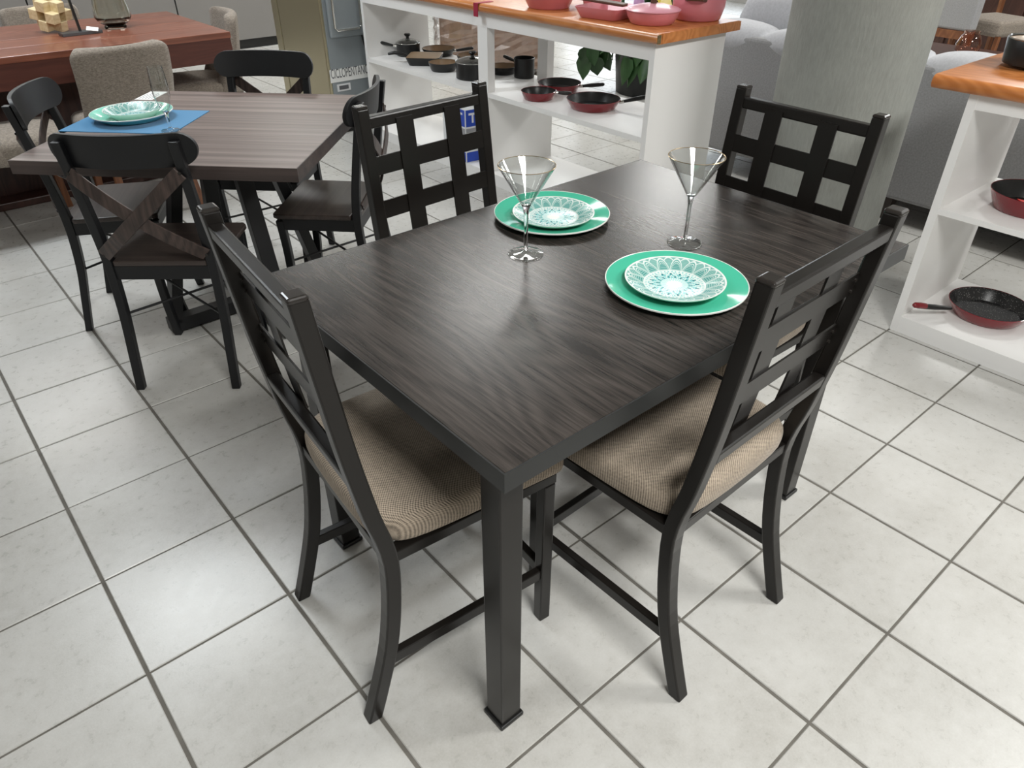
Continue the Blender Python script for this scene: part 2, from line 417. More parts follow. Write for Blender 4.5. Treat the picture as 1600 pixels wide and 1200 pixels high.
def obj(name, mb, m, parent=None, bevel=0., seg=2, smooth=False, sub=0, loc=None):
    me = bpy.data.meshes.new(name); me.from_pydata(mb.v, [], mb.f)
    bm = bmesh.new(); bm.from_mesh(me); bmesh.ops.recalc_face_normals(bm, faces=bm.faces); bm.to_mesh(me); bm.free()
    mm = MT[m] if isinstance(m, str) else m
    me.materials.append(mm)
    if smooth:
        for p in me.polygons: p.use_smooth = True
    o = bpy.data.objects.new(name, me); COL.objects.link(o)
    if smooth and smooth != 'all':
        me.set_sharp_from_angle(angle=radians(40))
    if bevel:
        b = o.modifiers.new('bevel', 'BEVEL'); b.width = bevel; b.segments = seg; b.limit_method = 'ANGLE'; b.angle_limit = radians(35)
    if sub:
        d = o.modifiers.new('sub', 'SUBSURF'); d.levels = sub; d.render_levels = sub
    if parent is not None: o.parent = parent
    if loc is not None: o.location = loc
    return o
def tag(o, label, cat, group=None):
    o['label'] = label; o['category'] = cat
    if group: o['group'] = group
    return o
def thing(name, label, cat, loc=(0, 0, 0), rz=0., group=None):
    o = bpy.data.objects.new(name, None); o.empty_display_size = .1; COL.objects.link(o)
    o.location = loc; o.rotation_euler = (0, 0, rz); tag(o, label, cat, group); return o
def struct(name, mb, m, label, cat, bevel=0.):
    o = obj(name, mb, m, None, bevel); o['kind'] = 'structure'; tag(o, label, cat); return o
KIDS = {}
def dup(root, loc, rz, label, group=None):
    def cp(o, par):
        c = o.copy(); COL.objects.link(c); c.parent = par
        for ch in [x for x in bpy.data.objects if x.parent == o]: cp(ch, c)
        return c
    r = cp(root, None); r.location = loc; r.rotation_euler = (0, 0, rz); r['label'] = label
    if group: r['group'] = group
    return r
def lerp(a, b, t): return a+(b-a)*t
def interp(tab, z):
    """smooth (Catmull-Rom) interpolation of a table [(z, value)]"""
    n = len(tab)
    for i in range(n-1):
        if z <= tab[i+1][0] or i == n-2:
            z0, v0 = tab[i]; z1, v1 = tab[i+1]; t = (z-z0)/(z1-z0)
            zp, vp = tab[max(i-1, 0)]; zn, vn = tab[min(i+2, n-1)]
            m0 = (v1-vp)/(z1-zp)*(z1-z0) if i > 0 else (v1-v0)
            m1 = (vn-v0)/(zn-z0)*(z1-z0) if i < n-2 else (v1-v0)
            return (2*t**3-3*t*t+1)*v0+(t**3-2*t*t+t)*m0+(-2*t**3+3*t*t)*v1+(t**3-t*t)*m1

# ------------------------------------------------------------------ setting
X0, X1, Y0, Y1 = -4., 10.05, -6.03, 8.04
fl = struct('floor', MB().box(X0, X1, Y0, Y1, -.05, -.0028), 'grout', 'dark grout bed under the pale grey square floor tiles', 'floor')
struct('ceiling', MB().box(X0, X1, Y0, Y1, CEIL, CEIL+.1), 'ceiling', 'plain white shop ceiling carrying the lamps', 'ceiling')
struct('wall_left', MB().box(X0-.12, X0, Y0-.12, Y1+.12, -.05, CEIL), 'wall', 'plain pale wall on the left of the shop', 'wall')
struct('wall_back', MB().box(X0, X1, Y1, Y1+.12, -.05, CEIL), 'wall', 'plain pale wall behind the cabinets', 'wall')
struct('wall_front', MB().box(X0, X1, Y0-.12, Y0, -.05, CEIL), 'wall', 'plain pale wall behind the viewer', 'wall')
wr = MB().box(X1, X1+.12, Y0-.12, Y1+.12, -.05, .12).box(X1, X1+.12, Y0-.12, Y1+.12, 2.7, CEIL)
for a, b_ in ((Y0-.12, -4.5), (-.6, -.3), (3.6, 3.9), (7.8, Y1+.12)): wr.box(X1, X1+.12, a, b_, .12, 2.7)
struct('wall_right', wr, 'wall', 'pale wall with shop windows beyond the sofa', 'wall')
for i, (a, b_) in enumerate(((-4.5, -.6), (-.3, 3.6), (3.9, 7.8))):
    w = thing('window_%d' % (i+1), ('daylit shop window furthest from the cabinets', 'daylit shop window in the middle of the right wall', 'daylit shop window nearest the cabinets')[i], 'window', (X1+.06, (a+b_)/2, .12)); w['kind'] = 'structure'
    h = (b_-a)/2
    obj('window_frame', MB().box(-.03, .03, -h, -h+.05, 0, 2.58).box(-.03, .03, h-.05, h, 0, 2.58).box(-.03, .03, -h+.05, h-.05, 0, .05).box(-.03, .03, -h+.05, h-.05, 2.53, 2.58).box(-.03, .03, -.025, .025, .05, 2.53), 'alu', w)
    for sgn in (-1, 1):
        obj('pane', MB().box(-.004, .004, min(sgn*.025, sgn*(h-.05)), max(sgn*.025, sgn*(h-.05)), .05, 2.53), 'pane', w)
for i, (lx, ly, pw) in enumerate(LAMPS):
    t = thing('ceiling_lamp', 'flush white ceiling lamp with a glowing diffuser', 'lamp', (lx, ly, CEIL-.06), 0, 'flush ceiling lamps')
    obj('housing', MB().box(-.62, .62, -.31, -.275, 0, .06).box(-.62, .62, .275, .31, 0, .06).box(-.62, -.585, -.275, .275, 0, .06).box(.585, .62, -.275, .275, 0, .06), 'lampbody', t)
    obj('reflector', MB().box(-.585, .585, -.275, .275, .03, .06), 'lampbody', t)

# floor tiles: one shared mesh, the 300 that show largest as parts, the rest joined
gx, gy = .0085/2, .0055/2
def tile_geo(cx, cy, top=0.0):
    b_ = .0018; x0, x1, y0, y1 = cx+gx, cx+S-gx, cy-S+gy, cy-gy
    vs = [(x0, y0, -.006), (x1, y0, -.006), (x1, y1, -.006), (x0, y1, -.006),
          (x0, y0, top-b_), (x1, y0, top-b_), (x1, y1, top-b_), (x0, y1, top-b_),
          (x0+b_, y0+b_, top), (x1-b_, y0+b_, top), (x1-b_, y1-b_, top), (x0+b_, y1-b_, top)]
    fs = []
    for k in range(4):
        j = (k+1) % 4; fs += [(k, j, 4+j, 4+k), (4+k, 4+j, 8+j, 8+k)]
    fs.append((8, 9, 10, 11)); return vs, fs
cells = []
for i in range(-11, 30):
    for j in range(-24, 18):
        cx, cy = i*S, -j*S
        if cx < X0 or cx+S > X1+.01 or cy-S < Y0 or cy > Y1+.01: continue
        c = Vector((cx+S/2, cy-S/2, 0)); u, v, d = pix(c)
        vis = d > .2 and -150 < u < 1750 and -60 < v < 1330
        area = (S*S*F_PX**2*CAM.z/max(d, .2)**3) if vis else 0
        cells.append((area, i, j))
cells.sort(key=lambda c: -c[0])
tm = MB().add(*tile_geo(0, 0)); tme = None
for n, (a, i, j) in enumerate(cells[:300]):
    if tme is None:
        t = obj('floor_tile', tm, 'tile', fl); tme = t.data
    else:
        t = bpy.data.objects.new('floor_tile', tme); COL.objects.link(t); t.parent = fl
    t.location = (i*S, -j*S, random.uniform(-.0004, .0002))
rest = MB()
for a, i, j in cells[300:]:
    rest.add(*tile_geo(i*S, -j*S))
t = obj('far_floor_tiles', rest, 'tile', fl); t['kind'] = 'stuff'

# column
struct('column_1', MB().lathe([(0, 0), (.28, 0), (.28, CEIL), (0, CEIL)], 96, (3.19, -1.02, 0)), 'column', 'grey green rough plastered column behind the right dining chair', 'column')
for p_ in bpy.data.objects['column_1'].data.polygons: p_.use_smooth = True
bpy.data.objects['column_1'].data.set_sharp_from_angle(angle=radians(40))

# ------------------------------------------------------------------ main dining table
TX0, TX1, TY0, TY1, TH = .471, 1.662, -2.003, -1.206, .7605
TC = ((TX0+TX1)/2, (TY0+TY1)/2)
tb = thing('dining_table', 'large dark grey wood dining table with square metal legs', 'table', (*TC, 0))
hx, hy = (TX1-TX0)/2, (TY1-TY0)/2
obj('tabletop', MB().box(-hx+.003, hx-.003, -hy+.003, hy-.003, TH-.03, TH), 'dark_wood', tb, bevel=.0008, seg=1)
e = .003
obj('edge_band', MB().box(-hx, hx, -hy, -hy+e, TH-.036, TH-.0006).box(-hx, hx, hy-e, hy, TH-.036, TH-.0006).box(-hx, -hx+e, -hy+e, hy-e, TH-.036, TH-.0006).box(hx-e, hx, -hy+e, hy-e, TH-.036, TH-.0006), 'tabledge', tb)
LX = [(.511, .561), (1.549, 1.599)]; LY = [(-1.943, -1.893), (-1.299, -1.249)]
for a, b_ in LX:
    for c, d in LY:
        lg = obj('leg', MB().box(a-TC[0], b_-TC[0], c-TC[1], d-TC[1], .012, TH-.036), 'metal', tb, bevel=.003)
        obj('foot', MB().box(a-TC[0]-.005, b_-TC[0]+.005, c-TC[1]-.005, d-TC[1]+.005, 0, .012), 'handle', lg, bevel=.003)
ap = MB()
ap.box(.561-TC[0], 1.549-TC[0], -1.935-TC[1], -1.905-TC[1], .675, TH-.036).box(.561-TC[0], 1.549-TC[0], -1.287-TC[1], -1.257-TC[1], .675, TH-.036)
ap.box(.521-TC[0], .551-TC[0], -1.893-TC[1], -1.299-TC[1], .675, TH-.036).box(1.559-TC[0], 1.589-TC[0], -1.893-TC[1], -1.299-TC[1], .675, TH-.036)
obj('apron', ap, 'metal', tb)

# ------------------------------------------------------------------ lattice dining chair
k = .9306
PROF = [(z*k, y*k) for z, y in ((0, 0), (.076, .024), (.203, .060), (.30, .077), (.39, .086), (.46, .088), (.52, .080), (.58, .066), (.65, .054), (.75, .039), (.90, .021), (1.055, .003))]
TOPZ = 1.055*k; PT = .0305
def bk(z): return interp(PROF, z)
def make_lattice_chair(label):
    t = thing('dining_chair', label, 'chair', group='lattice back chairs around the large table')
    zs = [TOPZ*i/30 for i in range(31)]
    for sx in (-1, 1):
        a, b_ = (.175*sx, .206*sx); a, b_ = min(a, b_), max(a, b_)
        p = obj('back_leg', MB().strip([(bk(z), z) for z in zs], [(bk(z)+PT, z) for z in zs], 'x', a, b_), 'metal', t, bevel=.0035)
        y = bk(TOPZ)
        obj('end_cap', MB().box(a-.0006, b_+.0006, y-.0006, y+PT+.0006, TOPZ-.004, TOPZ+.006), 'cap', p, bevel=.005, seg=3)
        fl_ = obj('front_leg', MB().box(*sorted((.178*sx, .206*sx)), .442, .470, 0, .425), 'metal', t, bevel=.003)
        obj('side_stretcher', MB().bar((.192*sx, bk(.157)+PT-.004, .157), (.192*sx, .444, .157), .018, .028), 'metal', t, bevel=.002)
    obj('front_stretcher', MB().box(-.18, .18, .447, .465, .145, .173), 'metal', t, bevel=.002)
    f = MB().box(-.2055, -.178, bk(.44)+PT-.003, .472, .425, .45).box(.178, .2055, bk(.44)+PT-.003, .472, .425, .45)
    f.box(-.178, .178, .445, .472, .425, .45).box(-.178, .178, bk(.44)+.004, bk(.44)+.028, .425, .45)
    obj('seat_frame', f, 'metal', t, bevel=.002)
    # padded seat
    yb = bk(.47)+.006; yl = bk(.47)+PT+.006
    out = [(-.170, yb), (0, yb-.004), (.170, yb), (.173, yl), (.203, yl+.008), (.208, .30), (.211, .450), (.212, .476), (.206, .486), (.185, .488), (0, .487), (-.185, .488), (-.206, .486), (-.212, .476), (-.211, .450), (-.208, .30), (-.203, yl+.008), (-.173, yl)]
    cx, cy = 0, .29
    def ring(f_, z, dz=0): return [(cx+(x-cx)*f_, cy+(y-cy)*f_, z) for x, y in out]
    obj('seat_cushion', MB().loft([ring(.985, .4505), ring(1.004, .456), ring(1.012, .472), ring(1.008, .492), ring(.975, .507), ring(.88, .514), ring(.5, .517), ring(.12, .518)]), 'seat', t, smooth='all', sub=2)
    # lattice back
    obj('top_rail', MB().strip([(bk(z)+.002, z) for z in (.933, .961)], [(bk(z)+.028, z) for z in (.933, .961)], 'x', -.177, .177), 'metal', t, bevel=.004)
    obj('bottom_rail', MB().strip([(bk(z)+.001, z) for z in (.614, .644)], [(bk(z)+.027, z) for z in (.614, .644)], 'x', -.177, .177), 'metal', t, bevel=.004)
    def plate(z0, z1, xa, xb, off, th=.004):
        q = [lerp(z0, z1, i/8) for i in range(9)]
        return MB().strip([(bk(z)+PT-.006+off, z) for z in q], [(bk(z)+PT-.006+off+th, z) for z in q], 'x', xa, xb)
    for z0, z1 in ((.822, .867), (.712, .757)):
        s = obj('slat', plate(z0, z1, -.1755, .1755, 0), 'metal', t)
        bl = MB()
        for sx in (-1, 1):
            for zz in (z0+.011, z1-.011):
                c = Vector((sx*.164, bk(zz)+PT-.006, zz)); bl.tube([c+Vector((0, -.004, 0)), c], .0035, 8)
        bb = obj('bolts', bl, 'cap', s, smooth=True); bb['kind'] = 'stuff'
    for xa in (-.102, .051):
        obj('slat', plate(.628, .947, xa, xa+.051, .0035), 'metal', t)
    return t
def face(fx, fy): return atan2(-fx, fy)
ch = make_lattice_chair('lattice back dining chair at the left end of the large dark table, nearest the viewer')
ch.location = (.325, -1.555, 0); ch.rotation_euler = (0, 0, face(.996, -.089))
dup(ch, (1.038, -2.139, 0), radians(1.4), 'lattice back dining chair at the front right side of the large table, seen from behind')
dup(ch, (1.081, -.934, 0), radians(182.8), 'lattice back dining chair on the far side of the large table, before the white shelving')
dup(ch, (1.802, -1.622, 0), radians(88.8), 'lattice back dining chair at the right end of the large table, before the grey column')

# ------------------------------------------------------------------ plates and glasses
def plate_prof(R, h, th=.004, well=.66):
    up = [(0, .004), (R*well*.95, .004), (R*well, .005), (R*(well+.12), .010), (R*.96, h-.001), (R, h)]
    lo = [(R, h), (R*.985, h-.0035), (R*(well+.12), .004), (R*well, .0005), (R*.55, 0), (0, 0)]
    return up, lo
def dinner_plate(loc, R, h, label, mm='green'):
    t = thing('dinner_plate', label, 'plate', loc, 0, 'green dinner plates')
    up, lo = plate_prof(R, h)
    obj('plate_body', MB().lathe(up[:-1]+[(R*.985, h-.0002), (R*.985, h-.0035)]+lo[2:], 72), mm, t, smooth=True)
    obj('rim', MB().lathe([(R*.984, h-.0006), (R*.992, h+.0006), (R, h), (R*.998, h-.003), (R*.984, h-.0042)], 72, closed=True), 'whiteg', t, smooth=True)
    return t
def salad_plate(loc, R, h, label, rz=0):
    t = thing('salad_plate', label, 'plate', loc, rz, 'patterned salad plates')
    up, lo = plate_prof(R, h, well=.6)
    MTm = mandala('mandala_print_%d' % int(R*1e4), R) if abs(R-.1) > 1e-4 else MT['mandala']
    obj('plate_face', MB().lathe(up+[(R, h-.001)]+[(R*.98, h-.002)], 72), MTm, t, smooth=True)
    obj('plate_underside', MB().lathe([(R, h-.0011), (R*.985, h-.0035), (R*.72, .003), (R*.6, 0), (0, 0)], 72), 'whiteg', t, smooth=True)
    return t
dinner_plate((1.157, -1.364, TH), .140, .016, 'large green dinner plate on the large table, further from the viewer, under a patterned plate')
dinner_plate((1.095, -1.795, TH), .142, .016, 'large green dinner plate on the large table, nearest the viewer, under a patterned plate')
salad_plate((1.147, -1.380, TH+.0048), .098, .019, 'small plate with a white and turquoise mandala on the further green plate', .1)
salad_plate((1.089, -1.796, TH+.0048), .100, .019, 'small plate with a white and turquoise mandala on the nearest green plate', .05)
def martini(loc, label, h=.197, rr=.060):
    t = thing('cocktail_glass', label, 'glass', loc, 0, 'long stemmed cocktail glasses')
    obj('foot', MB().lathe(sup([(0, .0012), (.030, .0008), (.0365, 0), (.0385, .0010), (.0380, .0022), (.028, .0042), (.012, .0066), (.0058, .011), (0, .0112)]), 64), 'thin', t, smooth=True)
    obj('stem', MB().lathe(sup([(0, .0105), (.0055, .0105), (.0042, .022), (.0044, .06), (.0050, .092), (.0068, .104), (.0100, .1115), (0, .1118)]), 32), 'glass', t, smooth=True)
    obj('bowl', MB().lathe(sup([(0, .1112), (.0100, .1113), (rr-.0005, h-.0015), (rr, h), (rr-.0014, h), (.0100, .1150), (.006, .1135), (0, .1130)]), 64), 'thin', t, smooth=True)
    obj('gold_rim', MB().lathe([(rr-.0016, h-.0002), (rr-.0006, h+.0008), (rr+.0004, h-.0002), (rr-.0006, h-.0009)], 64, closed=True), 'gold', t, smooth=True)
    return t
martini((.968, -1.483, TH), 'stemmed cocktail glass with a gold rim in front of the further green plate')
martini((1.281, -1.670, TH), 'stemmed cocktail glass with a gold rim standing alone beyond the nearest green plate')

# ------------------------------------------------------------------ second table (grey brown square) and X back chairs
T2 = Vector((.894, .096, 0)); T2R = radians(-45.2); T2H = .73; h2 = .452
t2 = thing('square_table', 'square grey brown wood grain table on a black metal base', 'table', T2, T2R)
obj('tabletop', MB().box(-h2+.003, h2-.003, -h2+.003, h2-.003, T2H-.04, T2H), 'greywood', t2)
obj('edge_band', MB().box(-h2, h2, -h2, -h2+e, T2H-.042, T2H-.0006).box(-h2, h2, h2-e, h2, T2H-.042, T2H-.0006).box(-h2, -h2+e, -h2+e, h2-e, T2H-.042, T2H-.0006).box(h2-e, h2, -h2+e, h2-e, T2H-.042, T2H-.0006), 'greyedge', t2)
obj('top_plate', MB().box(-.2, .2, -.2, .2, T2H-.05, T2H-.042), 'blackm', t2)
for a in (45, 135, 225, 315):
    c, s = cos(radians(a)), sin(radians(a))
    obj('leg', MB().bar((.31*c, .31*s, .045), (.15*c, .15*s, T2H-.05), .055, .04, up=(c, s, .3)), 'blackm', t2, bevel=.002)
for i_ in (45, 135):
    c, s = cos(radians(i_)), sin(radians(i_))
    obj('floor_bar', MB().bar((-.335*c, -.335*s, .037+(.001 if i_ > 90 else 0)), (.335*c, .335*s, .037+(.001 if i_ > 90 else 0)), .055, .05), 'blackm', t2, bevel=.002)
for a in (45, 135, 225, 315):
    c, s = cos(radians(a)), sin(radians(a))
    obj('levelling_foot', MB().tube([(.31*c, .31*s, 0), (.31*c, .31*s, .014)], .014, 12), 'handle', t2)

XP = [(0, 0), (.12, .022), (.25, .046), (.38, .058), (.46, .058), (.55, .050), (.70, .028), (.86, 0)]
def xb(z): return interp(XP, z)
def make_x_chair(label):
    t = thing('x_back_chair', label, 'chair', group='X back chairs around the square table')
    zs = [.835*i/24 for i in range(25)]
    for sx in (-1, 1):
        a, b_ = sorted((.148*sx, .176*sx))
        obj('back_leg', MB().strip([(xb(z), z) for z in zs], [(xb(z)+.030-.006*abs(z-.45)/.45, z) for z in zs], 'x', a, b_), 'black', t, bevel=.003)
        # front leg: gentle sabre curve
        zf = [.42*i/12 for i in range(13)]
        fr = [(.360+.030*(1-z/.42)**2*.6-.012*sin(pi*z/.42), z) for z in zf]
        obj('front_leg', MB().strip([(y-.014, z) for y, z in fr], [(y+.014, z) for y, z in fr], 'x', *sorted((.150*sx, .176*sx))), 'black', t, bevel=.003)
    ap = MB().box(-.150, .150, .350, .368, .385, .432).box(-.150, .150, xb(.42)+.006, xb(.42)+.024, .385, .432)
    for sx in (-1, 1): ap.box(*sorted((.154*sx, .172*sx)), xb(.42)+.028, .350, .385, .432)
    obj('seat_apron', ap, 'black', t, bevel=.002)
    sp = [(-.146, .062), (.146, .062), (.146, .090), (.182, .094), (.188, .36), (.176, .378), (-.176, .378), (-.188, .36), (-.182, .094), (-.146, .090)]
    obj('seat', MB().prism(sp, 'z', .432, .45), 'seatwood', t, bevel=.004)
    # curved top rail with round ends
    hw = .208; zc = .805; hh = .049; rings = []
    us = [cos(pi*i/40) for i in range(41)][::-1]
    for u_ in us:
        x = hw*u_; ex = max(0, abs(x)-(hw-hh)); hz = max(sqrt(max(hh*hh-ex*ex, 0)), .0015)
        yc = xb(zc)+.024+.050*((x/hw)**2-.60)
        rings.append([(x, yc+dy-.16*dz, zc+dz) for (dy, dz) in ((0, -hz), (.013, -hz), (.013, hz), (0, hz))])
    obj('top_rail', MB().loft(rings), 'black', t, bevel=.002, smooth=True)
    # crossing braces on the front of the rear legs
    for i_, sx in enumerate((-1, 1)):
        pts = []
        for j in range(13):
            u = j/12; z = lerp(.475, .745, u); x = sx*lerp(-.158, .158, u)
            bow = .036*(1-(2*u-1)**2)
            y = xb(z)-.006-bow-.006*i_*(1 if .2 < u < .8 else .4)
            pts.append((x, y, z))
        mb = MB(); rr = []
        for p in pts:
            d = Vector((sx*.316, 0, .27)).normalized(); nn = Vector((-d.z, 0, d.x))*.021
            rr.append([(p[0]-nn.x, p[1], p[2]-nn.z), (p[0]+nn.x, p[1], p[2]+nn.z), (p[0]+nn.x, p[1]+.006, p[2]+nn.z), (p[0]-nn.x, p[1]+.006, p[2]-nn.z)])
        o = obj('cross_brace', mb.loft(rr), 'walnut', t, bevel=.0015)
        sc_ = MB()
        for p in (pts[0], pts[-1]): sc_.tube([(p[0], p[1]-.002, p[2]), (p[0], p[1]+.001, p[2])], .005, 8)
        q = obj('screws', sc_, 'cap', o); q['kind'] = 'stuff'
    # thin crossing rods under the seat
    obj('rod', MB().tube([(-.16, xb(.26)+.02, .26), (.16, .368, .26)], .0045, 8), 'blackm', t)
    obj('rod', MB().tube([(.16, xb(.25)+.02, .25), (-.16, .368, .25)], .0045, 8), 'blackm', t)
    return t
x1 = make_x_chair('X back wooden chair with dark seat, nearest the viewer at the square table')
x1.location = (.468, -.318, 0); x1.rotation_euler = (0, 0, face(.633, .775))
dup(x1, (.395, .480, 0), face(.877, -.481), 'X back wooden chair at the left side of the square table, turned sideways')
dup(x1, (1.338, .570, 0), face(-.70, -.71), 'X back wooden chair on the far side of the square table, before the steel fridge')
dup(x1, (1.348, -.268, 0), face(-.71, .703), 'X back wooden chair on the right side of the square table, behind the lattice chair')

# place setting on the second table
ex_ = Vector((cos(T2R), sin(T2R), 0)); ey_ = Vector((-sin(T2R), cos(T2R), 0))
pm = thing('placemat', 'bright blue felt placemat on the square table', 'placemat', (.700, .300, T2H), T2R)
obj('mat', MB().box(-.20, .20, -.15, .15, 0, .002), 'blue', pm)
dinner_plate((.700, .336, T2H+.002), .138, .026, 'pale green dinner plate on the blue placemat of the square table', 'greenp')
salad_plate((.706, .338, T2H+.0066), .099, .030, 'small patterned plate tilted on the pale green plate of the square table', .4)
fl_t = thing('champagne_flute', 'empty champagne flute beside the plates on the square table', 'glass', (.748, .098, T2H))
h_ = .205
obj('foot', MB().lathe(sup([(0, .001), (.030, 0), (.032, .0012), (.031, .0025), (.012, .006), (.0055, .012), (0, .0122)]), 40), 'thin', fl_t, smooth=True)
obj('stem', MB().lathe(sup([(0, .0115), (.0052, .0115), (.0045, .03), (.006, .055), (.0105, .063), (0, .0635)]), 28), 'glass', fl_t, smooth=True)
obj('bowl', MB().lathe(sup([(0, .063), (.0105, .0632), (.020, .085), (.0265, .115), (.0275, .145), (.0235, h_), (.0222, h_), (.0262, .145), (.0250, .115), (.0185, .086), (.010, .069), (0, .065)]), 40), 'thin', fl_t, smooth=True)
pp = thing('price_sheet', 'printed white sheet lying behind the plate on the square table', 'paper', (.862, .640, T2H), radians(45))
obj('sheet', MB().box(-.065, .065, -.035, .035, 0, .0015), 'paper', pp)
tx = MB()
for i_ in range(5): tx.box(-.05, .02+.02*(i_ % 2), .026-.012*i_-.003, .026-.012*i_, .0015, .0017)
q = obj('printed_lines', tx, 'ink', pp); q['kind'] = 'stuff'

# ------------------------------------------------------------------ third table (red brown) with upholstered chairs
T3Z = .76; ax0, ax1, ay0, ay1 = -.35, 1.632, 1.69, 2.665
t3 = thing('red_brown_table', 'long red brown wooden dining table with a deep apron', 'table', ((ax0+ax1)/2, (ay0+ay1)/2, 0))
u, v = (ax1-ax0)/2, (ay1-ay0)/2
n3 = 4
for i_ in range(n3):
    a = -v+2*v*i_/n3; b_ = a+2*v/n3
    obj('plank', MB().box(-u, u, a+(.001 if i_ else 0), b_-(.001 if i_ < n3-1 else 0), T3Z-.03, T3Z), 'red_wood', t3, bevel=.0015, seg=1)
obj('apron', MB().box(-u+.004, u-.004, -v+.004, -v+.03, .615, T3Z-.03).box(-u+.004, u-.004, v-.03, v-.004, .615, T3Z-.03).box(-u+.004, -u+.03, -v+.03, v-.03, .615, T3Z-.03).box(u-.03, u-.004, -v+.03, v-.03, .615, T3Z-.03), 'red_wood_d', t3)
obj('pedestal', MB().box(-.45, .45, -.12, .12, .04, .615), 'brownwood', t3)
obj('pedestal_base', MB().box(-.7, .7, -.25, .25, 0, .04), 'brownwood', t3, bevel=.006)
def shell_chair(label, loc, rz):
    t = thing('upholstered_chair', label, 'chair', loc, rz, 'upholstered chairs around the red brown table')
    # curved back: x across, y depth (seat front at +y), local origin at floor under the back
    n = 16; hb = .81
    def backring(z):
        f_ = (z-.36)/(hb-.36); w_ = lerp(.215, .222, f_); lean = -.05*f_
        outer, inner = [], []
        for i in range(n+1):
            a = -1+2*i/n; x = a*w_; y = lean+.055*a*a+ .10*max(0, 1-f_*1.5)*a**4
            outer.append((x, y, z)); inner.append((x*.90, y+.055, z))
        return outer+inner[::-1]
    rc_ = .05; rings = []
    for z in [.36, .40, .46, .54, .64, .72, .76, .775, .787, .797, .804, .8085, .81]:
        r = backring(z); q_ = max(0, z-(hb-rc_)); cut = rc_-sqrt(max(rc_*rc_-q_*q_, 0)); kx = (.22-cut*.9)/.22
        th = 1 if z < .785 else sqrt(max(0, 1-((z-.785)/.0255)**2))*.9+.1
        r2 = []
        for i, p in enumerate(r):
            o_ = r[len(r)-1-i]; mx_, my_ = (p[0]+o_[0])/2, (p[1]+o_[1])/2
            r2.append(((mx_+(p[0]-mx_)*th)*kx, my_+(p[1]-my_)*th, z))
        rings.append(r2)
    obj('backrest', MB().loft(rings), 'linen', t, smooth='all')
    sp = [(-.205, .03), (.205, .03), (.225, .22), (.215, .43), (.19, .46), (-.19, .46), (-.215, .43), (-.225, .22)]
    def rg(f_, z): return [(x*f_, .245+(y-.245)*f_, z) for x, y in sp]
    obj('seat', MB().loft([rg(.96, .36), rg(1, .375), rg(1, .44), rg(.96, .465), rg(.6, .475), rg(.1, .478)]), 'linen', t, smooth='all', sub=1)
    for sx in (-1, 1):
        obj('leg', MB().bar((.185*sx, .40, 0), (.165*sx, .385, .365), .032, .032, up=(0, 1, 0)), 'leg_wood', t, bevel=.003)
        obj('leg', MB().bar((.185*sx, -.035, 0), (.165*sx, .06, .365), .032, .032, up=(0, 1, 0)), 'leg_wood', t, bevel=.003)
    return t
sc1 = shell_chair('taupe upholstered chair on the near side of the red brown table, behind the champagne flute', (.975, 1.36, 0), radians(2))
dup(sc1, (.22, 1.60, 0), face(1, .02), 'taupe upholstered chair at the left edge, partly behind an X back chair')
dup(sc1, (1.80, 2.12, 0), radians(80), 'taupe upholstered chair at the right end of the red brown table')
dup(sc1, (.99, 3.02, 0), radians(181), 'taupe upholstered chair on the far side of the red brown table, behind the wooden puzzle')

# decorations on the third table
pz = thing('wooden_puzzle', 'pale wooden burr puzzle sculpture of square blocks on the red brown table', 'ornament', (.915, 2.29, T3Z), radians(20))
mb_ = []
bs = .050; R45 = Matrix.Rotation(radians(12), 4, 'X') @ Matrix.Rotation(radians(18), 4, 'Z')
cnt = 0
for i_ in (-1, 0, 1):
    for j_ in (-1, 0, 1):
        for k_ in (-1, 0, 1):
            if (i_+j_+k_) % 2 == 0:
                c = R45 @ Vector((i_*bs*.94, j_*bs*.94, k_*bs*.94))
                b_ = MB().box(-bs/2, bs/2, -bs/2, bs/2, -bs/2, bs/2).xf(Matrix.Translation(c) @ R45)
                mb_.append(b_)
zmin = min(v[2] for b_ in mb_ for v in b_.v)
for b_ in mb_:
    b_.xf(Matrix.Translation((0, 0, -zmin))); obj('block', b_, 'puzzle', pz, bevel=.002, seg=1)
st = thing('metal_stand', 'small slate metal display stand with a price tag on the red brown table', 'stand', (.995, 2.115, T3Z), radians(4))
obj('base', MB().box(-.10, .10, -.035, .035, 0, .016), 'slate', st, bevel=.002)
obj('post', MB().bar((.0, .0, .014), (-.012, 0, .22), .012, .012, up=(0, 1, 0)), 'handle', st)
obj('arm', MB().bar((-.10, 0, .225), (.03, 0, .225), .012, .012), 'handle', st)
tg = obj('price_tag', MB().box(-.028, .028, -.02, .02, 0, .002).xf(Matrix.Translation((.055, -.022, .022)) @ Matrix.Rotation(radians(20), 4, 'X') @ Matrix.Rotation(radians(-25), 4, 'Z')), 'paper', st)
vz = thing('glass_vase', 'tall smoked grey glass vase on the red brown table', 'vase', (1.20, 2.215, T3Z))
obj('vase_body', MB().lathe([(0, .0), (.055, 0), (.058, .008), (.052, .016), (.078, .030), (.094, .055), (.092, .09), (.078, .18), (.070, .27), (.066, .27), (.073, .18), (.087, .09), (.089, .058), (.072, .036), (0, .026)], 48), 'smoke', vz, smooth=True)

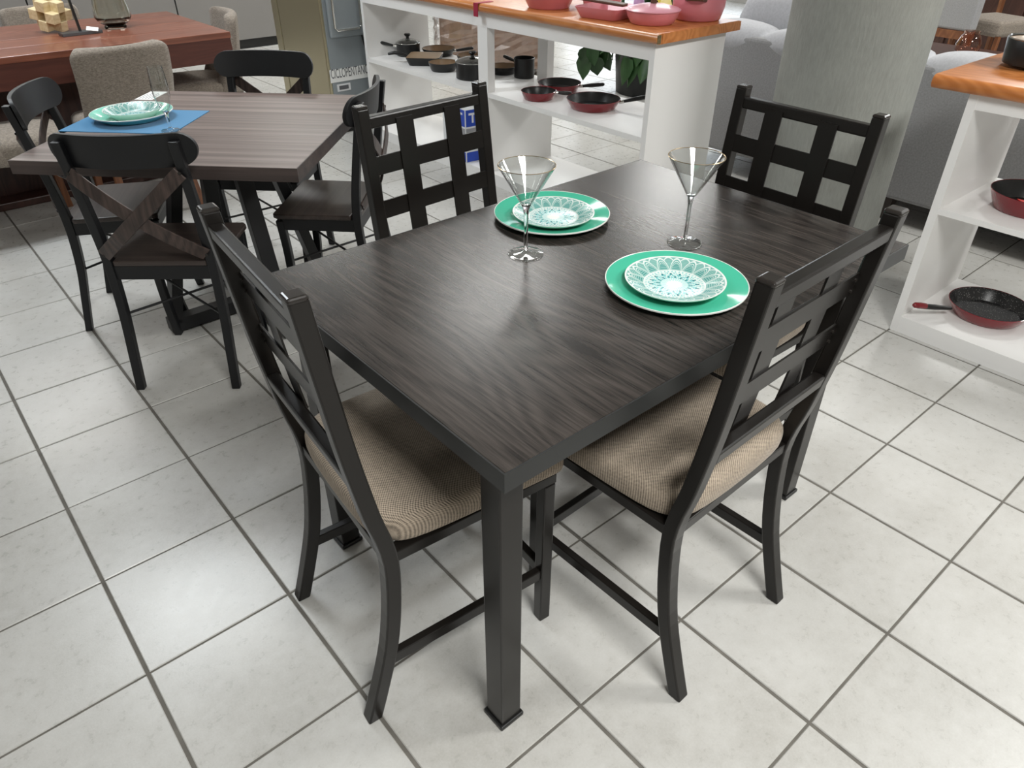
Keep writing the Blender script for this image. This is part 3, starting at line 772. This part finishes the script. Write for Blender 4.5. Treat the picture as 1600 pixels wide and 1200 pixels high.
# ------------------------------------------------------------------ shelving islands
def slab(x0, x1, y0, y1, z0, z1): return MB().box(x0, x1, y0, y1, z0, z1)
IA = thing('shelving_island', 'long open white shelving island with an orange worktop and pink pots', 'shelving', (2.79, .685, 0))
ox, oy = 2.79, .685
fx0, fx1 = 2.55-ox, 3.03-ox; yA, yB = -.495-oy, 1.865-oy
wt = .028
obj('end_panel', slab(fx0, fx1, yA, yA+wt, 0, .885), 'white', IA)
obj('end_panel', slab(fx0, fx1, yB-wt, yB, 0, .885), 'white', IA)
dv0, dv1 = .615-oy, .695-oy
obj('divider', slab(fx0+.002, fx1, dv0, dv1, .066, .473), 'white', IA)
for xa, xb_ in ((fx0+.002, fx0+.05), (fx1-.05, fx1)):
    obj('upright', slab(xa, xb_, dv0, dv1, .497, .815), 'white', IA)
obj('base_board', slab(fx0+.001, fx1, yA+wt, yB-wt, 0, .066), 'white', IA)
obj('shelf', slab(fx0+.001, fx1, yA+wt, yB-wt, .473, .497), 'white', IA)
obj('top_frame', slab(fx0+.001, fx0+.03, yA+wt, yB-wt, .815, .885), 'white', IA)
obj('top_frame', slab(fx1-.03, fx1, yA+wt, yB-wt, .815, .885), 'white', IA)
obj('top_board', slab(fx0+.03, fx1-.03, yA+wt, yB-wt, .865, .885), 'white', IA)
def worktop(parent, x0, x1, y0, y1, z0, z1, endlo=True):
    h = (z1-z0)/2; zc = (z0+z1)/2
    prof = [(x0+.02, z0)]+[(x0+h-h*cos(a), zc+h*sin(a)) for a in [radians(-70+i*20) for i in range(9)]]+[(x1-h+h*cos(a), zc+h*sin(a)) for a in [radians(90-i*20) for i in range(9)]]+[(x1-.02, z0)]
    w_ = obj('worktop', MB().prism(prof, 'y', y0, y1), 'orange', parent, smooth=True)
    return w_
w_ = worktop(IA, fx0-.035, fx1+.06, yA-.03, yB+.03, .885, .925)
obj('raw_end', MB().box(fx0-.031, fx0-.008, yA-.0315, yA-.0298, .888, .921), 'chip', w_)
obj('edge_strip', MB().box(fx0+.0, fx1+.055, yA-.0325, yA-.03, .886, .923), 'orange', w_)
IB = thing('shelving_counter', 'open white shelving counter with an orange worktop at the right edge', 'shelving', (2.95, -2.2, 0))
qx, qy = 2.95, -2.2
gx0, gx1 = 2.70-qx, 3.20-qx; yE, yF = -3.0-qy, -1.675-qy
obj('end_panel', slab(gx0, gx1, yF-wt, yF, 0, .875), 'white', IB)
obj('end_panel', slab(gx0, gx1, yE, yE+wt, 0, .875), 'white', IB)
obj('base_board', slab(gx0+.001, gx1, yE+wt, yF-wt, 0, .066), 'white', IB)
obj('shelf', slab(gx0+.001, gx1, yE+wt, yF-wt, .475, .495), 'white', IB)
obj('top_frame', slab(gx0+.001, gx0+.03, yE+wt, yF-wt, .828, .875), 'white', IB)
obj('top_frame', slab(gx1-.03, gx1, yE+wt, yF-wt, .828, .875), 'white', IB)
obj('top_board', slab(gx0+.03, gx1-.03, yE+wt, yF-wt, .855, .875), 'white', IB)
worktop(IB, gx0-.035, gx1+.05, yE-.04, yF+.115, .882-.007, .918)

# ---- cookware
def pan(name, label, loc, R, h, rz, mo, mi, group, hl=.17, tilt=12, lid=False, hm='handle', cat='pan', flare=.82, handle=True, ferrule=True):
    t = thing(name, label, cat, loc, rz, group)
    obj('pan_body', MB().lathe([(0, 0), (R*flare-.004, 0), (R*flare, .003), (R*.97, h*.8), (R, h), (R-.002, h+.001), (R-.0028, h-.001)], 44), mo, t, smooth=True)
    obj('cooking_surface', MB().lathe([(R-.0029, h-.0005), (R*.955, h*.8), (R*flare-.003, .006), (R*flare-.012, .004), (0, .004)], 44), mi, t, smooth=True)
    if handle:
        c, s = cos(radians(tilt)), sin(radians(tilt)); z0 = h*.72
        p = [Vector((R*.955+hl*a*c, 0, z0+hl*a*s*(1 if a < .8 else .97))) for a in (0.12, .3, .5, .75, .95, 1.0)]
        hd = obj('handle', MB().tube(p, [.007, .008, .010, .0105, .009, .005], 10), hm, t, smooth=True)
        if ferrule: obj('ferrule', MB().tube([Vector((R*.95, 0, z0)), p[0], p[0]+(p[1]-p[0])*.2], .0085, 10), 'steel', hd, smooth=True)
    if lid:
        obj('lid', MB().lathe([(R*.99, h+.001), (R*.8, h+.014), (R*.4, h+.024), (.010, h+.027), (0, h+.027), (0, h+.024), (R*.4, h+.021), (R*.8, h+.011), (R*.97, h+.0005)], 40), 'thin', t, smooth=True)
        obj('lid_rim', MB().lathe([(R*.985, h+.0005), (R*1.0, h+.003), (R*1.01, h+.001), (R*.995, h-.001)], 40, closed=True), 'steel', t, smooth=True)
        kb = obj('lid_knob', MB().lathe([(0, h+.026), (.012, h+.026), (.009, h+.034), (.018, h+.042), (.022, h+.048), (.018, h+.054), (0, h+.056)], 24), hm, t, smooth=True)
    return t
SH = .497
G1 = 'dark pans on the island shelf'
def ang(p, q): d = Vector(q)-Vector(p); return atan2(d.y, d.x)
c = Vector((2.80, 1.745, SH))
pan('saucepan', 'black saucepan with a glass lid furthest left on the island shelf', c, .078, .075, ang(c, at(592, 66, SH+.08)), 'panblack', 'panblack', G1, .14, 14, lid=True, flare=.97)
# square grill pan
t = thing('grill_pan', 'square black grill pan with a tan inside on the island shelf', 'pan', (2.735, 1.465, SH), ang((2.735, 1.465, 0), at(612, 84, .56)*Vector((1, 1, 0)) if False else (2.60, 1.60, 0)), G1)
def sq(r, z, n=6):
    out = []
    for qd in range(4):
        for i_ in range(n+1):
            a = radians(90*qd+90*i_/n); cxy = [(1, 1), (-1, 1), (-1, -1), (1, -1)][qd]
            out.append((cxy[0]*(r-.025)+.025*cos(a), cxy[1]*(r-.025)+.025*sin(a), z))
    return out
obj('pan_body', MB().loft([sq(.086, 0), sq(.090, .004), sq(.104, .045), sq(.1045, .047), sq(.102, .047)], cap=True), 'panblack', t, smooth=True)
obj('cooking_surface', MB().loft([sq(.1025, .0475), sq(.1015, .0480), sq(.094, .0482)]), 'pantan', t, smooth=True)
obj('handle', MB().tube([(.100, 0, .036), (.14, 0, .05), (.19, 0, .058), (.23, 0, .05)], [.008, .010, .011, .007], 10), 'handle', t, smooth=True)
c = Vector((2.955, 1.625, SH)); pan('frying_pan', 'round frying pan with tan inside behind the square grill pan', c, .108, .042, ang(c, at(738, 76, SH+.05)), 'panblack', 'pantan', G1, .14, 10)
c = Vector((2.700, 1.225, SH)); pan('frying_pan', 'round frying pan with tan inside in front, left of the lidded pot', c, .088, .048, radians(150), 'panblack', 'pantan', G1, .0, handle=False)
c = Vector((2.715, .955, SH)); pt = pan('casserole', 'black lidded casserole pot beside the island upright', c, .100, .088, 0, 'panblack', 'panblack', G1, lid=True, handle=False, flare=.97, cat='pot')
for sy in (-1, 1):
    obj('side_handle', MB().tube([(-.025,   .094*sy, .072), (-.02, .120*sy, .075), (.02, .120*sy, .075), (.025, .094*sy, .072)], .006, 8), 'handle', pt, smooth=True)
c = Vector((2.925, .935, SH)); pan('frying_pan', 'small dark frying pan behind the lidded casserole', c, .085, .042, ang(c, at(800, 100, SH+.05)), 'panblack', 'pantan', G1, .10, 8)
c = Vector((2.96, 1.27, SH)); pan('frying_pan', 'tan lined pan half hidden behind the lidded casserole', c, .10, .05, radians(200), 'panblack', 'pantan', G1, .12, 10, handle=False)
c = Vector((2.95, .775, SH)); sp_ = pan('milk_pan', 'tall black milk pan just right of the island upright', c, .060, .105, radians(100), 'panblack', 'panblack', G1, .10, 12, flare=.97, cat='pot')
G2 = 'red frying pans on the island shelf'
c = Vector((2.888, .415, SH)); pan('frying_pan', 'red frying pan furthest back of the three red pans on the island', c, .118, .040, ang(c, at(940, 133, SH+.045)), 'panred', 'panblack', G2, .14, 9)
c = Vector((2.672, .345, SH)); pan('frying_pan', 'smallest red frying pan, front left of the three on the island', c, .092, .042, radians(-38), 'panred', 'panblack', G2, .085, -4)
c = Vector((2.760, .035, SH)); pan('frying_pan', 'largest red frying pan nearest the island end panel', c, .135, .046, ang(c, at(1012, 150, SH+.07)), 'panred', 'panblack', G2, .155, 14)
WZ = .925
def pink_lidded(label, loc, R, h, rz):
    t = thing('pink_casserole', label, 'pot', loc, rz, 'pink pots on the island worktop')
    obj('pot_body', MB().lathe([(0, 0), (R*.74, 0), (R*.80, .004), (R*.93, h*.55), (R, h), (R*.99, h+.002), (R*.96, h-.002), (R*.75, .006), (0, .005)], 44), 'pink', t, smooth=True)
    obj('lid', MB().lathe([(R*1.03, h+.002), (R*1.04, h+.006), (R*.95, h+.012), (R*.5, h+.024), (.02, h+.028), (0, h+.028), (0, h+.022), (R*.5, h+.018), (R*.95, h+.004)], 44), 'pinkl', t, smooth=True)
    obj('lid_knob', MB().lathe([(0, h+.026), (.014, h+.028), (.012, h+.045), (.018, h+.06), (0, h+.066)], 20), 'brownh', t, smooth=True)
    return t
pink_lidded('low pink casserole with a light pink lid and brown knob at the island worktop front', (2.715, -.325, WZ), .115, .050, 0)
t = thing('pink_stockpot', 'tall pink pot with brown side handle at the island worktop end', 'pot', (2.965, -.375, WZ), radians(-60), 'pink pots on the island worktop')
R = .118; h = .13
obj('pot_body', MB().lathe([(0, 0), (R*.80, 0), (R*.86, .005), (R*.97, h*.4), (R, h), (R*.985, h+.003), (R*.96, h), (R*.93, h*.4), (R*.80, .008), (0, .007)], 48), 'pink', t, smooth=True)
for sy in (-1, 1):
    obj('side_handle', MB().tube([(-.04, sy*R*.93, .088), (-.03, sy*(R+.025), .094), (.03, sy*(R+.025), .094), (.04, sy*R*.93, .088)], .008, 8), 'brownh', t, smooth=True)
t = thing('pink_grill_pan', 'square pink grill pan with a brown handle on the island worktop', 'pan', (2.70, -.085, WZ), radians(8), 'pink pots on the island worktop')
obj('pan_body', MB().loft([sq(.095, 0), sq(.100, .004), sq(.118, .045), sq(.1185, .047), sq(.116, .047), sq(.100, .01)], cap=True), 'pink', t, smooth=True)
obj('handle', MB().bar((-.02, -.10, .058), (-.06, .16, .075), .05, .012), 'brownh', t, bevel=.004)
t = thing('pink_frying_pan', 'round pink pan lying further left on the island worktop', 'pan', (2.70, .315, WZ), 0, 'pink pots on the island worktop')
obj('pan_body', MB().lathe([(0, 0), (.095, 0), (.100, .004), (.128, .06), (.130, .062), (.126, .062), (.096, .008), (0, .006)], 44), 'pink', t, smooth=True)
obj('handle', MB().tube([(.12, 0, .05), (.17, .01, .06), (.26, .02, .07)], [.008, .011, .008], 10), 'brownh', t, smooth=True)
t = thing('pink_saucepan', 'pink saucepan at the back of the island worktop', 'pot', (2.90, .15, WZ), radians(40), 'pink pots on the island worktop')
obj('pot_body', MB().lathe([(0, 0), (.085, 0), (.09, .004), (.10, .09), (.101, .093), (.097, .093), (.086, .008), (0, .006)], 40), 'pink', t, smooth=True)
obj('handle', MB().tube([(.095, 0, .075), (.15, 0, .085), (.22, 0, .09)], [.008, .011, .008], 10), 'brownh', t, smooth=True)
t = thing('lilac_spray_bottle', 'small lilac bottle between the pink pans on the island worktop', 'bottle', (2.84, -.135, WZ))
obj('bottle_body', MB().lathe([(0, 0), (.022, 0), (.024, .004), (.024, .06), (.012, .075), (0, .075)], 20), 'purple', t, smooth=True)
obj('bottle_cap', MB().lathe([(0, .075), (.011, .075), (.011, .095), (0, .096)], 16), 'whiteg', t, smooth=True)
t = thing('strap', 'dark red strap hanging over the island worktop edge', 'strap', (2.515, .655, .88))
obj('band', MB().box(-.004, -.001, -.017, .017, -.015, .047).box(-.001, .10, -.017, .017, .0455, .047), 'redstrap', t)

# boxed product with a blue letter panel on the island base board
t = thing('product_box', 'white and blue printed product box with a T on the lower island shelf', 'box', (2.605, .875, .066), radians(-6))
obj('carton', MB().box(-.05, .05, -.055, .055, 0, .30), 'boxwhite', t)
b1 = obj('blue_panel', MB().box(-.0508, -.05, -.050, .050, .205, .297).box(-.045, .045, -.0558, -.055, .205, .297), 'bluebox', t)
tee = [(-.027, .280), (-.027, .268), (-.006, .268), (-.006, .225), (.006, .225), (.006, .268), (.027, .268), (.027, .280)]
obj('letter_t', MB().prism(tee, 'x', -.0512, -.0508), 'boxwhite', b1)
obj('letter_t', MB().prism(tee, 'y', -.0562, -.0558), 'boxwhite', b1)
obj('picture_print', MB().box(-.0508, -.05, -.050, .050, .075, .195).box(-.045, .045, -.0558, -.055, .075, .195), 'boxgrey', t)
obj('picture_print', MB().box(-.0512, -.0508, -.030, .010, .09, .16).box(-.025, .01, -.0562, -.0558, .09, .16), 'skinprint', t)
obj('blue_foot_panel', MB().box(-.0508, -.05, -.050, .050, .004, .06).box(-.045, .045, -.0558, -.055, .004, .06), 'bluebox', t)
t = thing('product_box', 'plain grey striped carton beside the blue product box', 'box', (2.62, 1.015, .066), radians(-4))
obj('carton', MB().box(-.05, .05, -.06, .06, 0, .27), 'boxwhite', t)
obj('picture_print', MB().box(-.045, .045, -.0608, -.06, .05, .24).box(-.0508, -.05, -.03, .03, .05, .24), 'boxgrey', t)

# cookware on the right counter
c = Vector((2.93, -1.905, .495)); pn = pan('frying_pan', 'red frying pan with an orange tag inside on the right counter shelf', c, .135, .062, radians(-60), 'panred', 'panblack', 'pans on the right counter', .17, 6)
obj('price_tag', MB().box(-.05, .03, -.035, .035, .006, .008).xf(Matrix.Rotation(radians(20), 4, 'Z') @ Matrix.Translation((.02, 0, .008)) @ Matrix.Rotation(radians(12), 4, 'Y')), 'redtag', pn)
c = Vector((2.962, -1.905, .066)); hq = at(1440, 486, .10)
pn = pan('frying_pan', 'speckled black frying pan with dark red outside on the bottom shelf of the right counter', c, .142, .048, ang(c, hq), 'panred', 'speckle', 'pans on the right counter', .175, 8, ferrule=False)
obj('handle_tip', MB().tube([(.265, 0, .054), (.29, 0, .059), (.312, 0, .062), (.318, 0, .0625)], [.0112, .0118, .0108, .006], 10), 'panred', pn, smooth=True)
t = thing('black_pot', 'matt black pot with a tan inside standing on the right counter worktop', 'pot', (3.035, -1.735, .918))
obj('pot_body', MB().lathe([(0, .008), (.095, .008), (.105, .012), (.112, .085), (.110, .088), (.107, .086), (.10, .016), (0, .014)], 44), 'panblack', t, smooth=True)
obj('steel_rim', MB().lathe([(.1065, .0865), (.1085, .091), (.112, .089), (.1095, .085)], 44, closed=True), 'steel', t, smooth=True)
obj('cooking_surface', MB().lathe([(.106, .083), (0, .080)], 44), 'pantan', t, smooth=True)
obj('foot', MB().box(-.03, .03, -.03, .03, 0, .009), 'panblack', t)

# ------------------------------------------------------------------ sofa behind the column
sf = thing('sofa', 'long light grey fabric sofa seen from behind with a tufted back', 'sofa', (3.74, -1.0, 0))
L0, L1 = -1.35, 1.22
obj('back_panel', MB().box(0, .14, L0, L1, .115, .745), 'sofa', sf, bevel=.02, seg=3)
obj('seat_base', MB().box(.14, .92, L0, L1, .115, .30), 'sofa', sf, bevel=.02, seg=3)
rings = []; N_ = 96; pw_ = (L1-L0-.02)/6
for i_ in range(N_+1):
    y = L0+.01+(L1-L0-.02)*i_/N_
    pf = abs(sin(pi*(y-L0-.01)/pw_))**.45; end = min(1, (min(y-L0, L1-y))/.05+.05)**.5
    hx_ = .11+.03*pf; zt = .745+.055*pf*end
    rings.append([(.135+hx_*cx_, y, lerp(.675, zt, cz_)) for cx_, cz_ in ((-.97, 0), (-1.02, .35), (-.98, .65), (-.75, .9), (-.3, 1.0), (.3, 1.0), (.75, .9), (.98, .65), (1.02, .35), (.97, 0))])
obj('tufted_cushion', MB().loft(rings), 'sofal', sf, smooth='all')
for i_ in range(3):
    a = L0+(L1-L0)*i_/3; b_ = L0+(L1-L0)*(i_+1)/3
    obj('seat_cushion', MB().box(.28, .93, a+.005, b_-.005, .30, .45), 'sofal', sf, bevel=.04, seg=3)
for yy in (L0+.08, L0+.46, L1-.08, -.1):
    for xx in (.05, .85):
        obj('foot', MB().loft([[(xx-.022, yy-.022, 0), (xx+.022, yy-.022, 0), (xx+.022, yy+.022, 0), (xx-.022, yy+.022, 0)], [(xx-.035, yy-.035, .116), (xx+.035, yy-.035, .116), (xx+.035, yy+.035, .116), (xx-.035, yy+.035, .116)]]), 'darkfoot', sf)
t = thing('quilted_cushion', 'pale quilted cushion lying on the sofa behind the pink pot', 'cushion', (4.15, -.12, .45), radians(10))
def pillow(w, h, d):
    rr = []
    for i_ in range(9):
        f_ = -1+2*i_/8; sc_ = sqrt(max(0, 1-f_**4))*.97+.03
        rr.append([(d*f_, (w/2)*sc_**.4*cx_, h/2+(h/2)*sc_**.4*cz_) for cx_, cz_ in ((-1, -1), (-.3, -1.0), (.3, -1.0), (1, -1), (1, 0), (1, 1), (.3, 1.0), (-.3, 1.0), (-1, 1), (-1, 0))])
    return MB().loft(rr)
obj('cushion_body', pillow(.55, .46, .09), 'sofal', t, smooth='all', sub=1)

# ------------------------------------------------------------------ behind the island: fridge, planter, wrapped bench
fg = thing('refrigerator', 'stainless steel refrigerator with its grey back turned to the shelving', 'refrigerator', (2.36, 2.045, 0))
obj('body', MB().box(0, .80, 0, .60, .05, 1.75), 'fridge', fg, bevel=.006)
obj('door', MB().box(0, .80, .612, .70, .05, 1.75), 'fridge', fg, bevel=.006)
obj('door_gasket', MB().box(.01, .79, .60, .612, .06, 1.74), 'handle', fg)
obj('back_sheet', MB().box(.02, .80, -.006, 0, .07, 1.73), 'fridgeback', fg)
obj('base', MB().box(.03, .77, .02, .66, 0, .05), 'handle', fg)
stk = obj('warning_sticker', MB().box(.008, .31, -.0075, -.006, .335, .415), 'paper', fg)
def text(name, s, size, m, parent, Mx, extrude=.0005):
    cu = bpy.data.curves.new(name, 'FONT'); cu.body = s; cu.size = size; cu.extrude = extrude; cu.align_x = 'LEFT'; cu.align_y = 'BOTTOM'
    tmp = bpy.data.objects.new('tmp', cu); COL.objects.link(tmp)
    dg = bpy.context.evaluated_depsgraph_get(); me = bpy.data.meshes.new_from_object(tmp.evaluated_get(dg))
    bpy.data.objects.remove(tmp); me.transform(Mx); me.materials.clear(); me.materials.append(MT[m]); me.name = name
    o = bpy.data.objects.new(name, me); COL.objects.link(o); o.parent = parent; return o
text('lettering', 'CICLOPENTANO', .082, 'ink', stk, Matrix.Translation((.014, -.0078, .345)) @ Matrix.Diagonal((.455, 1, 1, 1)) @ Matrix.Rotation(radians(90), 4, 'X'))
obj('rating_label', MB().box(.05, .15, -.0075, -.006, .275, .32), 'boxwhite', fg)
obj('rating_label_print', MB().box(.065, .135, -.008, -.0075, .285, .31), 'ink', fg)
rc = obj('water_tray', MB().box(.04, .30, -.03, -.006, .60, 1.05), 'fridgeback', fg, bevel=.012, seg=3)
obj('tray_rim', MB().tube([(.075, -.034, 1.0), (.075, -.034, .66), (.09, -.034, .645), (.25, -.034, .645), (.265, -.034, .66), (.265, -.034, 1.0)], .008, 8), 'steel', rc, smooth=True)
obj('power_cord', MB().tube([(.27, -.02, .60), (.30, -.02, .45), (.33, -.02, .2), (.34, -.02, .08)], .006, 8), 'handle', fg, smooth=True)

ta = thing('wardrobe_row_unit', 'tall grey cabinet against the back behind the red brown table, with dark joints', 'cabinet', (1.6, 5.40, 0))
obj('plinth', MB().box(-3.2, 1.98, .03, .6, 0, .09), 'handle', ta)
for i_, (a, b_) in enumerate(((-3.2, -2.2), (-2.2, -1.2), (-1.2, -.25), (-.25, -.06), (0.0, .98), (.98, 1.98))):
    obj('door', MB().box(a+.006, b_-.006, -.02, 0, .09, 2.1), 'cabinet', ta, bevel=.003)
obj('carcass', MB().box(-3.2, 1.98, 0, .6, .09, 2.12), 'handle', ta)
obj('handle', MB().box(1.88, 1.92, -.05, -.02, .6, 1.4), 'handle', ta)
yl = thing('yellow_board', 'bright yellow upright advertising board near the windows', 'board', (6.2, 2.4, 0), radians(30))
obj('panel', MB().box(-.5, .5, -.02, .02, .03, 1.8), 'yellow', yl)
obj('foot', MB().box(-.5, .5, -.15, .15, 0, .03), 'handle', yl)

pl = thing('planter', 'black planter with trailing leaves behind the island', 'plant', (4.95, 1.50, 0))
obj('pot', MB().lathe([(0, 0), (.25, 0), (.26, .006), (.305, .50), (.31, .505), (.295, .505), (.29, .46), (0, .46)], 40), 'planter', pl, smooth=True)
obj('soil', MB().lathe([(.2895, .465), (0, .47)], 32), 'soil', pl)
rl = random.Random(3)
def leaf(M_, s=1.):
    pts = [(0, 0), (.035, .012), (.045, .045), (.032, .085), (0, .135)]
    vs = []; fs = []
    for x, y in pts: vs += [(-x*s, y*s, -.3*x*s), (0, y*s, .004), (x*s, y*s, -.3*x*s)]
    for i_ in range(4):
        a = i_*3; fs += [(a, a+1, a+4, a+3), (a+1, a+2, a+5, a+4)]
    mb = MB().add(vs, fs); return mb.xf(M_)
me_leaf = None
for i_ in range(46):
    a = rl.uniform(0, 2*pi); 
    if i_ < 22: a = rl.uniform(radians(100), radians(260))
    rr_ = rl.uniform(.2, .40); hgt = rl.uniform(.20, .78) if i_ < 26 else rl.uniform(.5, .85)
    base = Vector((rr_*cos(a), rr_*sin(a), hgt))
    if hgt < .52: base = Vector(((.33+.06*rl.random())*cos(a), (.33+.06*rl.random())*sin(a), hgt))
    Mx = Matrix.Translation(base) @ Matrix.Rotation(a-pi/2+rl.uniform(-.6, .6), 4, 'Z') @ Matrix.Rotation(rl.uniform(-1.5, -.7), 4, 'X')
    s_ = rl.uniform(1., 1.7)
    if me_leaf is None:
        o = obj('leaf', leaf(Matrix.Identity(4)), 'leaf', pl, smooth='all'); me_leaf = o.data
    else:
        o = bpy.data.objects.new('leaf', me_leaf); COL.objects.link(o); o.parent = pl
    o.matrix_local = Mx @ Matrix.Scale(s_, 4)
for i_ in range(9):
    a = radians(100+18*i_)
    top = Vector((.22*cos(a), .22*sin(a), .48)); pts = [top, Vector((.28*cos(a), .28*sin(a), .56)), Vector((.335*cos(a), .335*sin(a), .5)), Vector((.34*cos(a+.1), .34*sin(a+.1), .35)), Vector((.35*cos(a+.05), .35*sin(a+.05), .2+.02*i_))]
    obj('stem', MB().tube(pts, .004, 6), 'leaf', pl, smooth=True)

for i_ in range(16):
    a = radians(118+rl.uniform(-16, 22)); r_ = rl.uniform(.40, .56); z_ = rl.uniform(.14, .60)
    o = bpy.data.objects.new('leaf', me_leaf); COL.objects.link(o); o.parent = pl
    o.matrix_local = Matrix.Translation((r_*cos(a), r_*sin(a), z_)) @ Matrix.Rotation(radians(-50)+rl.uniform(-.5, .5), 4, 'Z') @ Matrix.Rotation(rl.uniform(-1.6, -1.0), 4, 'X') @ Matrix.Rotation(rl.uniform(-.5, .5), 4, 'Z') @ Matrix.Scale(rl.uniform(1.1, 1.7), 4)
for k_ in range(3):
    a = radians(110+12*k_)
    obj('stem', MB().tube([(.27*cos(a), .27*sin(a), .47), (.36*cos(a), .36*sin(a), .60), (.45*cos(a), .45*sin(a), .58), (.48*cos(a), .48*sin(a), .38), (.47*cos(a), .47*sin(a), .12+.05*k_)], .004, 6), 'leaf', pl, smooth=True)
wb = thing('wrapped_bench', 'brown upholstered bench wrapped in crumpled clear plastic behind the island', 'bench', (4.52, 3.0, 0), radians(-40))
obj('upholstery', MB().box(-.45, .45, -.3, .3, .05, .62), 'wrapbrown', wb, bevel=.04, seg=3)
obj('skid', MB().box(-.4, .4, -.25, .25, 0, .05), 'darkfoot', wb)
rb = random.Random(11); nu, nv = 40, 22; vs = []; fs = []
for i_ in range(nu+1):
    for j_ in range(nv+1):
        a = 2*pi*i_/nu; z = .03+.72*j_/nv
        sx, sy = cos(a), sin(a); g = (abs(sx)**6+abs(sy)**6)**(1/6)
        f_ = 1+rb.uniform(0, .045)+(0 if z < .5 else -.5*(z-.5))
        vs.append((.50*sx/g*f_, .35*sy/g*f_, z+rb.uniform(-.01, .01)))
for i_ in range(nu):
    for j_ in range(nv):
        a = i_*(nv+1)+j_; b_ = a+nv+1; fs.append((a, b_, b_+1, a+1))
obj('plastic_film', MB().add(vs, fs), 'film', wb)

# ------------------------------------------------------------------ far right: brown dining furniture beyond the sofa
wd = thing('brown_wardrobe', 'dark brown wooden wardrobe with pale vertical trims at the far right', 'wardrobe', (8.2, -.9, 0), radians(0))
obj('carcass', MB().box(0, .6, -2.2, 2.0, 0, 2.2), 'brownwood', wd)
for i_ in range(7):
    y = -2.2+.6*i_+.05
    obj('door', MB().box(-.02, 0, y, y+.55, .08, 2.15), 'brownwood', wd, bevel=.003)
    obj('trim', MB().box(-.04, -.02, y+.5, y+.55, .08, 2.15), 'leg_wood', wd)
dt = thing('coffee_table', 'low brown wooden coffee table beyond the grey sofa', 'table', (6.2, -.6, 0))
obj('tabletop', MB().box(-.32, .32, -.6, .6, .36, .40), 'brownwood', dt, bevel=.004)
for sx in (-.27, .27):
    for sy in (-.54, .54): obj('leg', MB().box(sx-.03, sx+.03, sy-.03, sy+.03, 0, .36), 'brownwood', dt)
va = thing('amber_vase', 'round amber glass vase on the low table beyond the sofa', 'vase', (6.2, -.385, .40))
vp = [(0, 0), (.10, 0), (.16, .05), (.17, .12), (.13, .21), (.10, .24), (.105, .27), (.10, .27), (.095, .24), (.125, .21), (.164, .12), (.155, .055), (.10, .006), (0, .006)]
obj('vase_body', MB().lathe([(r_*.5, z_*.58) for r_, z_ in vp], 36), 'amber', va, smooth=True)
def wood_chair(label, loc, rz):
    t = thing('far_chair', label, 'chair', loc, rz, 'beige wooden framed chairs beyond the sofa')
    obj('seat', MB().box(-.22, .22, 0, .44, .40, .52), 'linen', t, bevel=.03, seg=3)
    obj('backrest', MB().box(-.21, .21, -.05, -.01, .78, .98), 'leg_wood', t, bevel=.008)
    for sx in (-1, 1):
        obj('back_leg', MB().bar((.225*sx, -.06, 0), (.225*sx, -.02, .98), .03, .035, up=(0, 1, 0)), 'leg_wood', t)
        obj('front_leg', MB().box(*sorted((.19*sx, .22*sx)), .40, .43, 0, .41), 'leg_wood', t)
    return t
wc = wood_chair('beige seated chair with wooden frame beyond the amber vase', (7.55, -.22, 0), radians(70))
dup(wc, (7.6, -.88, 0), radians(80), 'beige seated chair with wooden frame furthest right, beyond the black pot')
hb = thing('grey_armchair', 'grey upholstered chair back with a brown wooden rail beyond the column', 'armchair', (7.0, .26, 0), radians(84))
obj('backrest', MB().box(-.38, .38, -.05, .05,   .44, 1.05), 'sofa', hb, bevel=.02, seg=3)
obj('rail', MB().box(-.38, .38, -.06, .06, .38, .44), 'leg_wood', hb)
for sx in (-1, 1): obj('leg', MB().box(*sorted((.34*sx, .38*sx)), -.04, .04, 0, .38), 'leg_wood', hb)
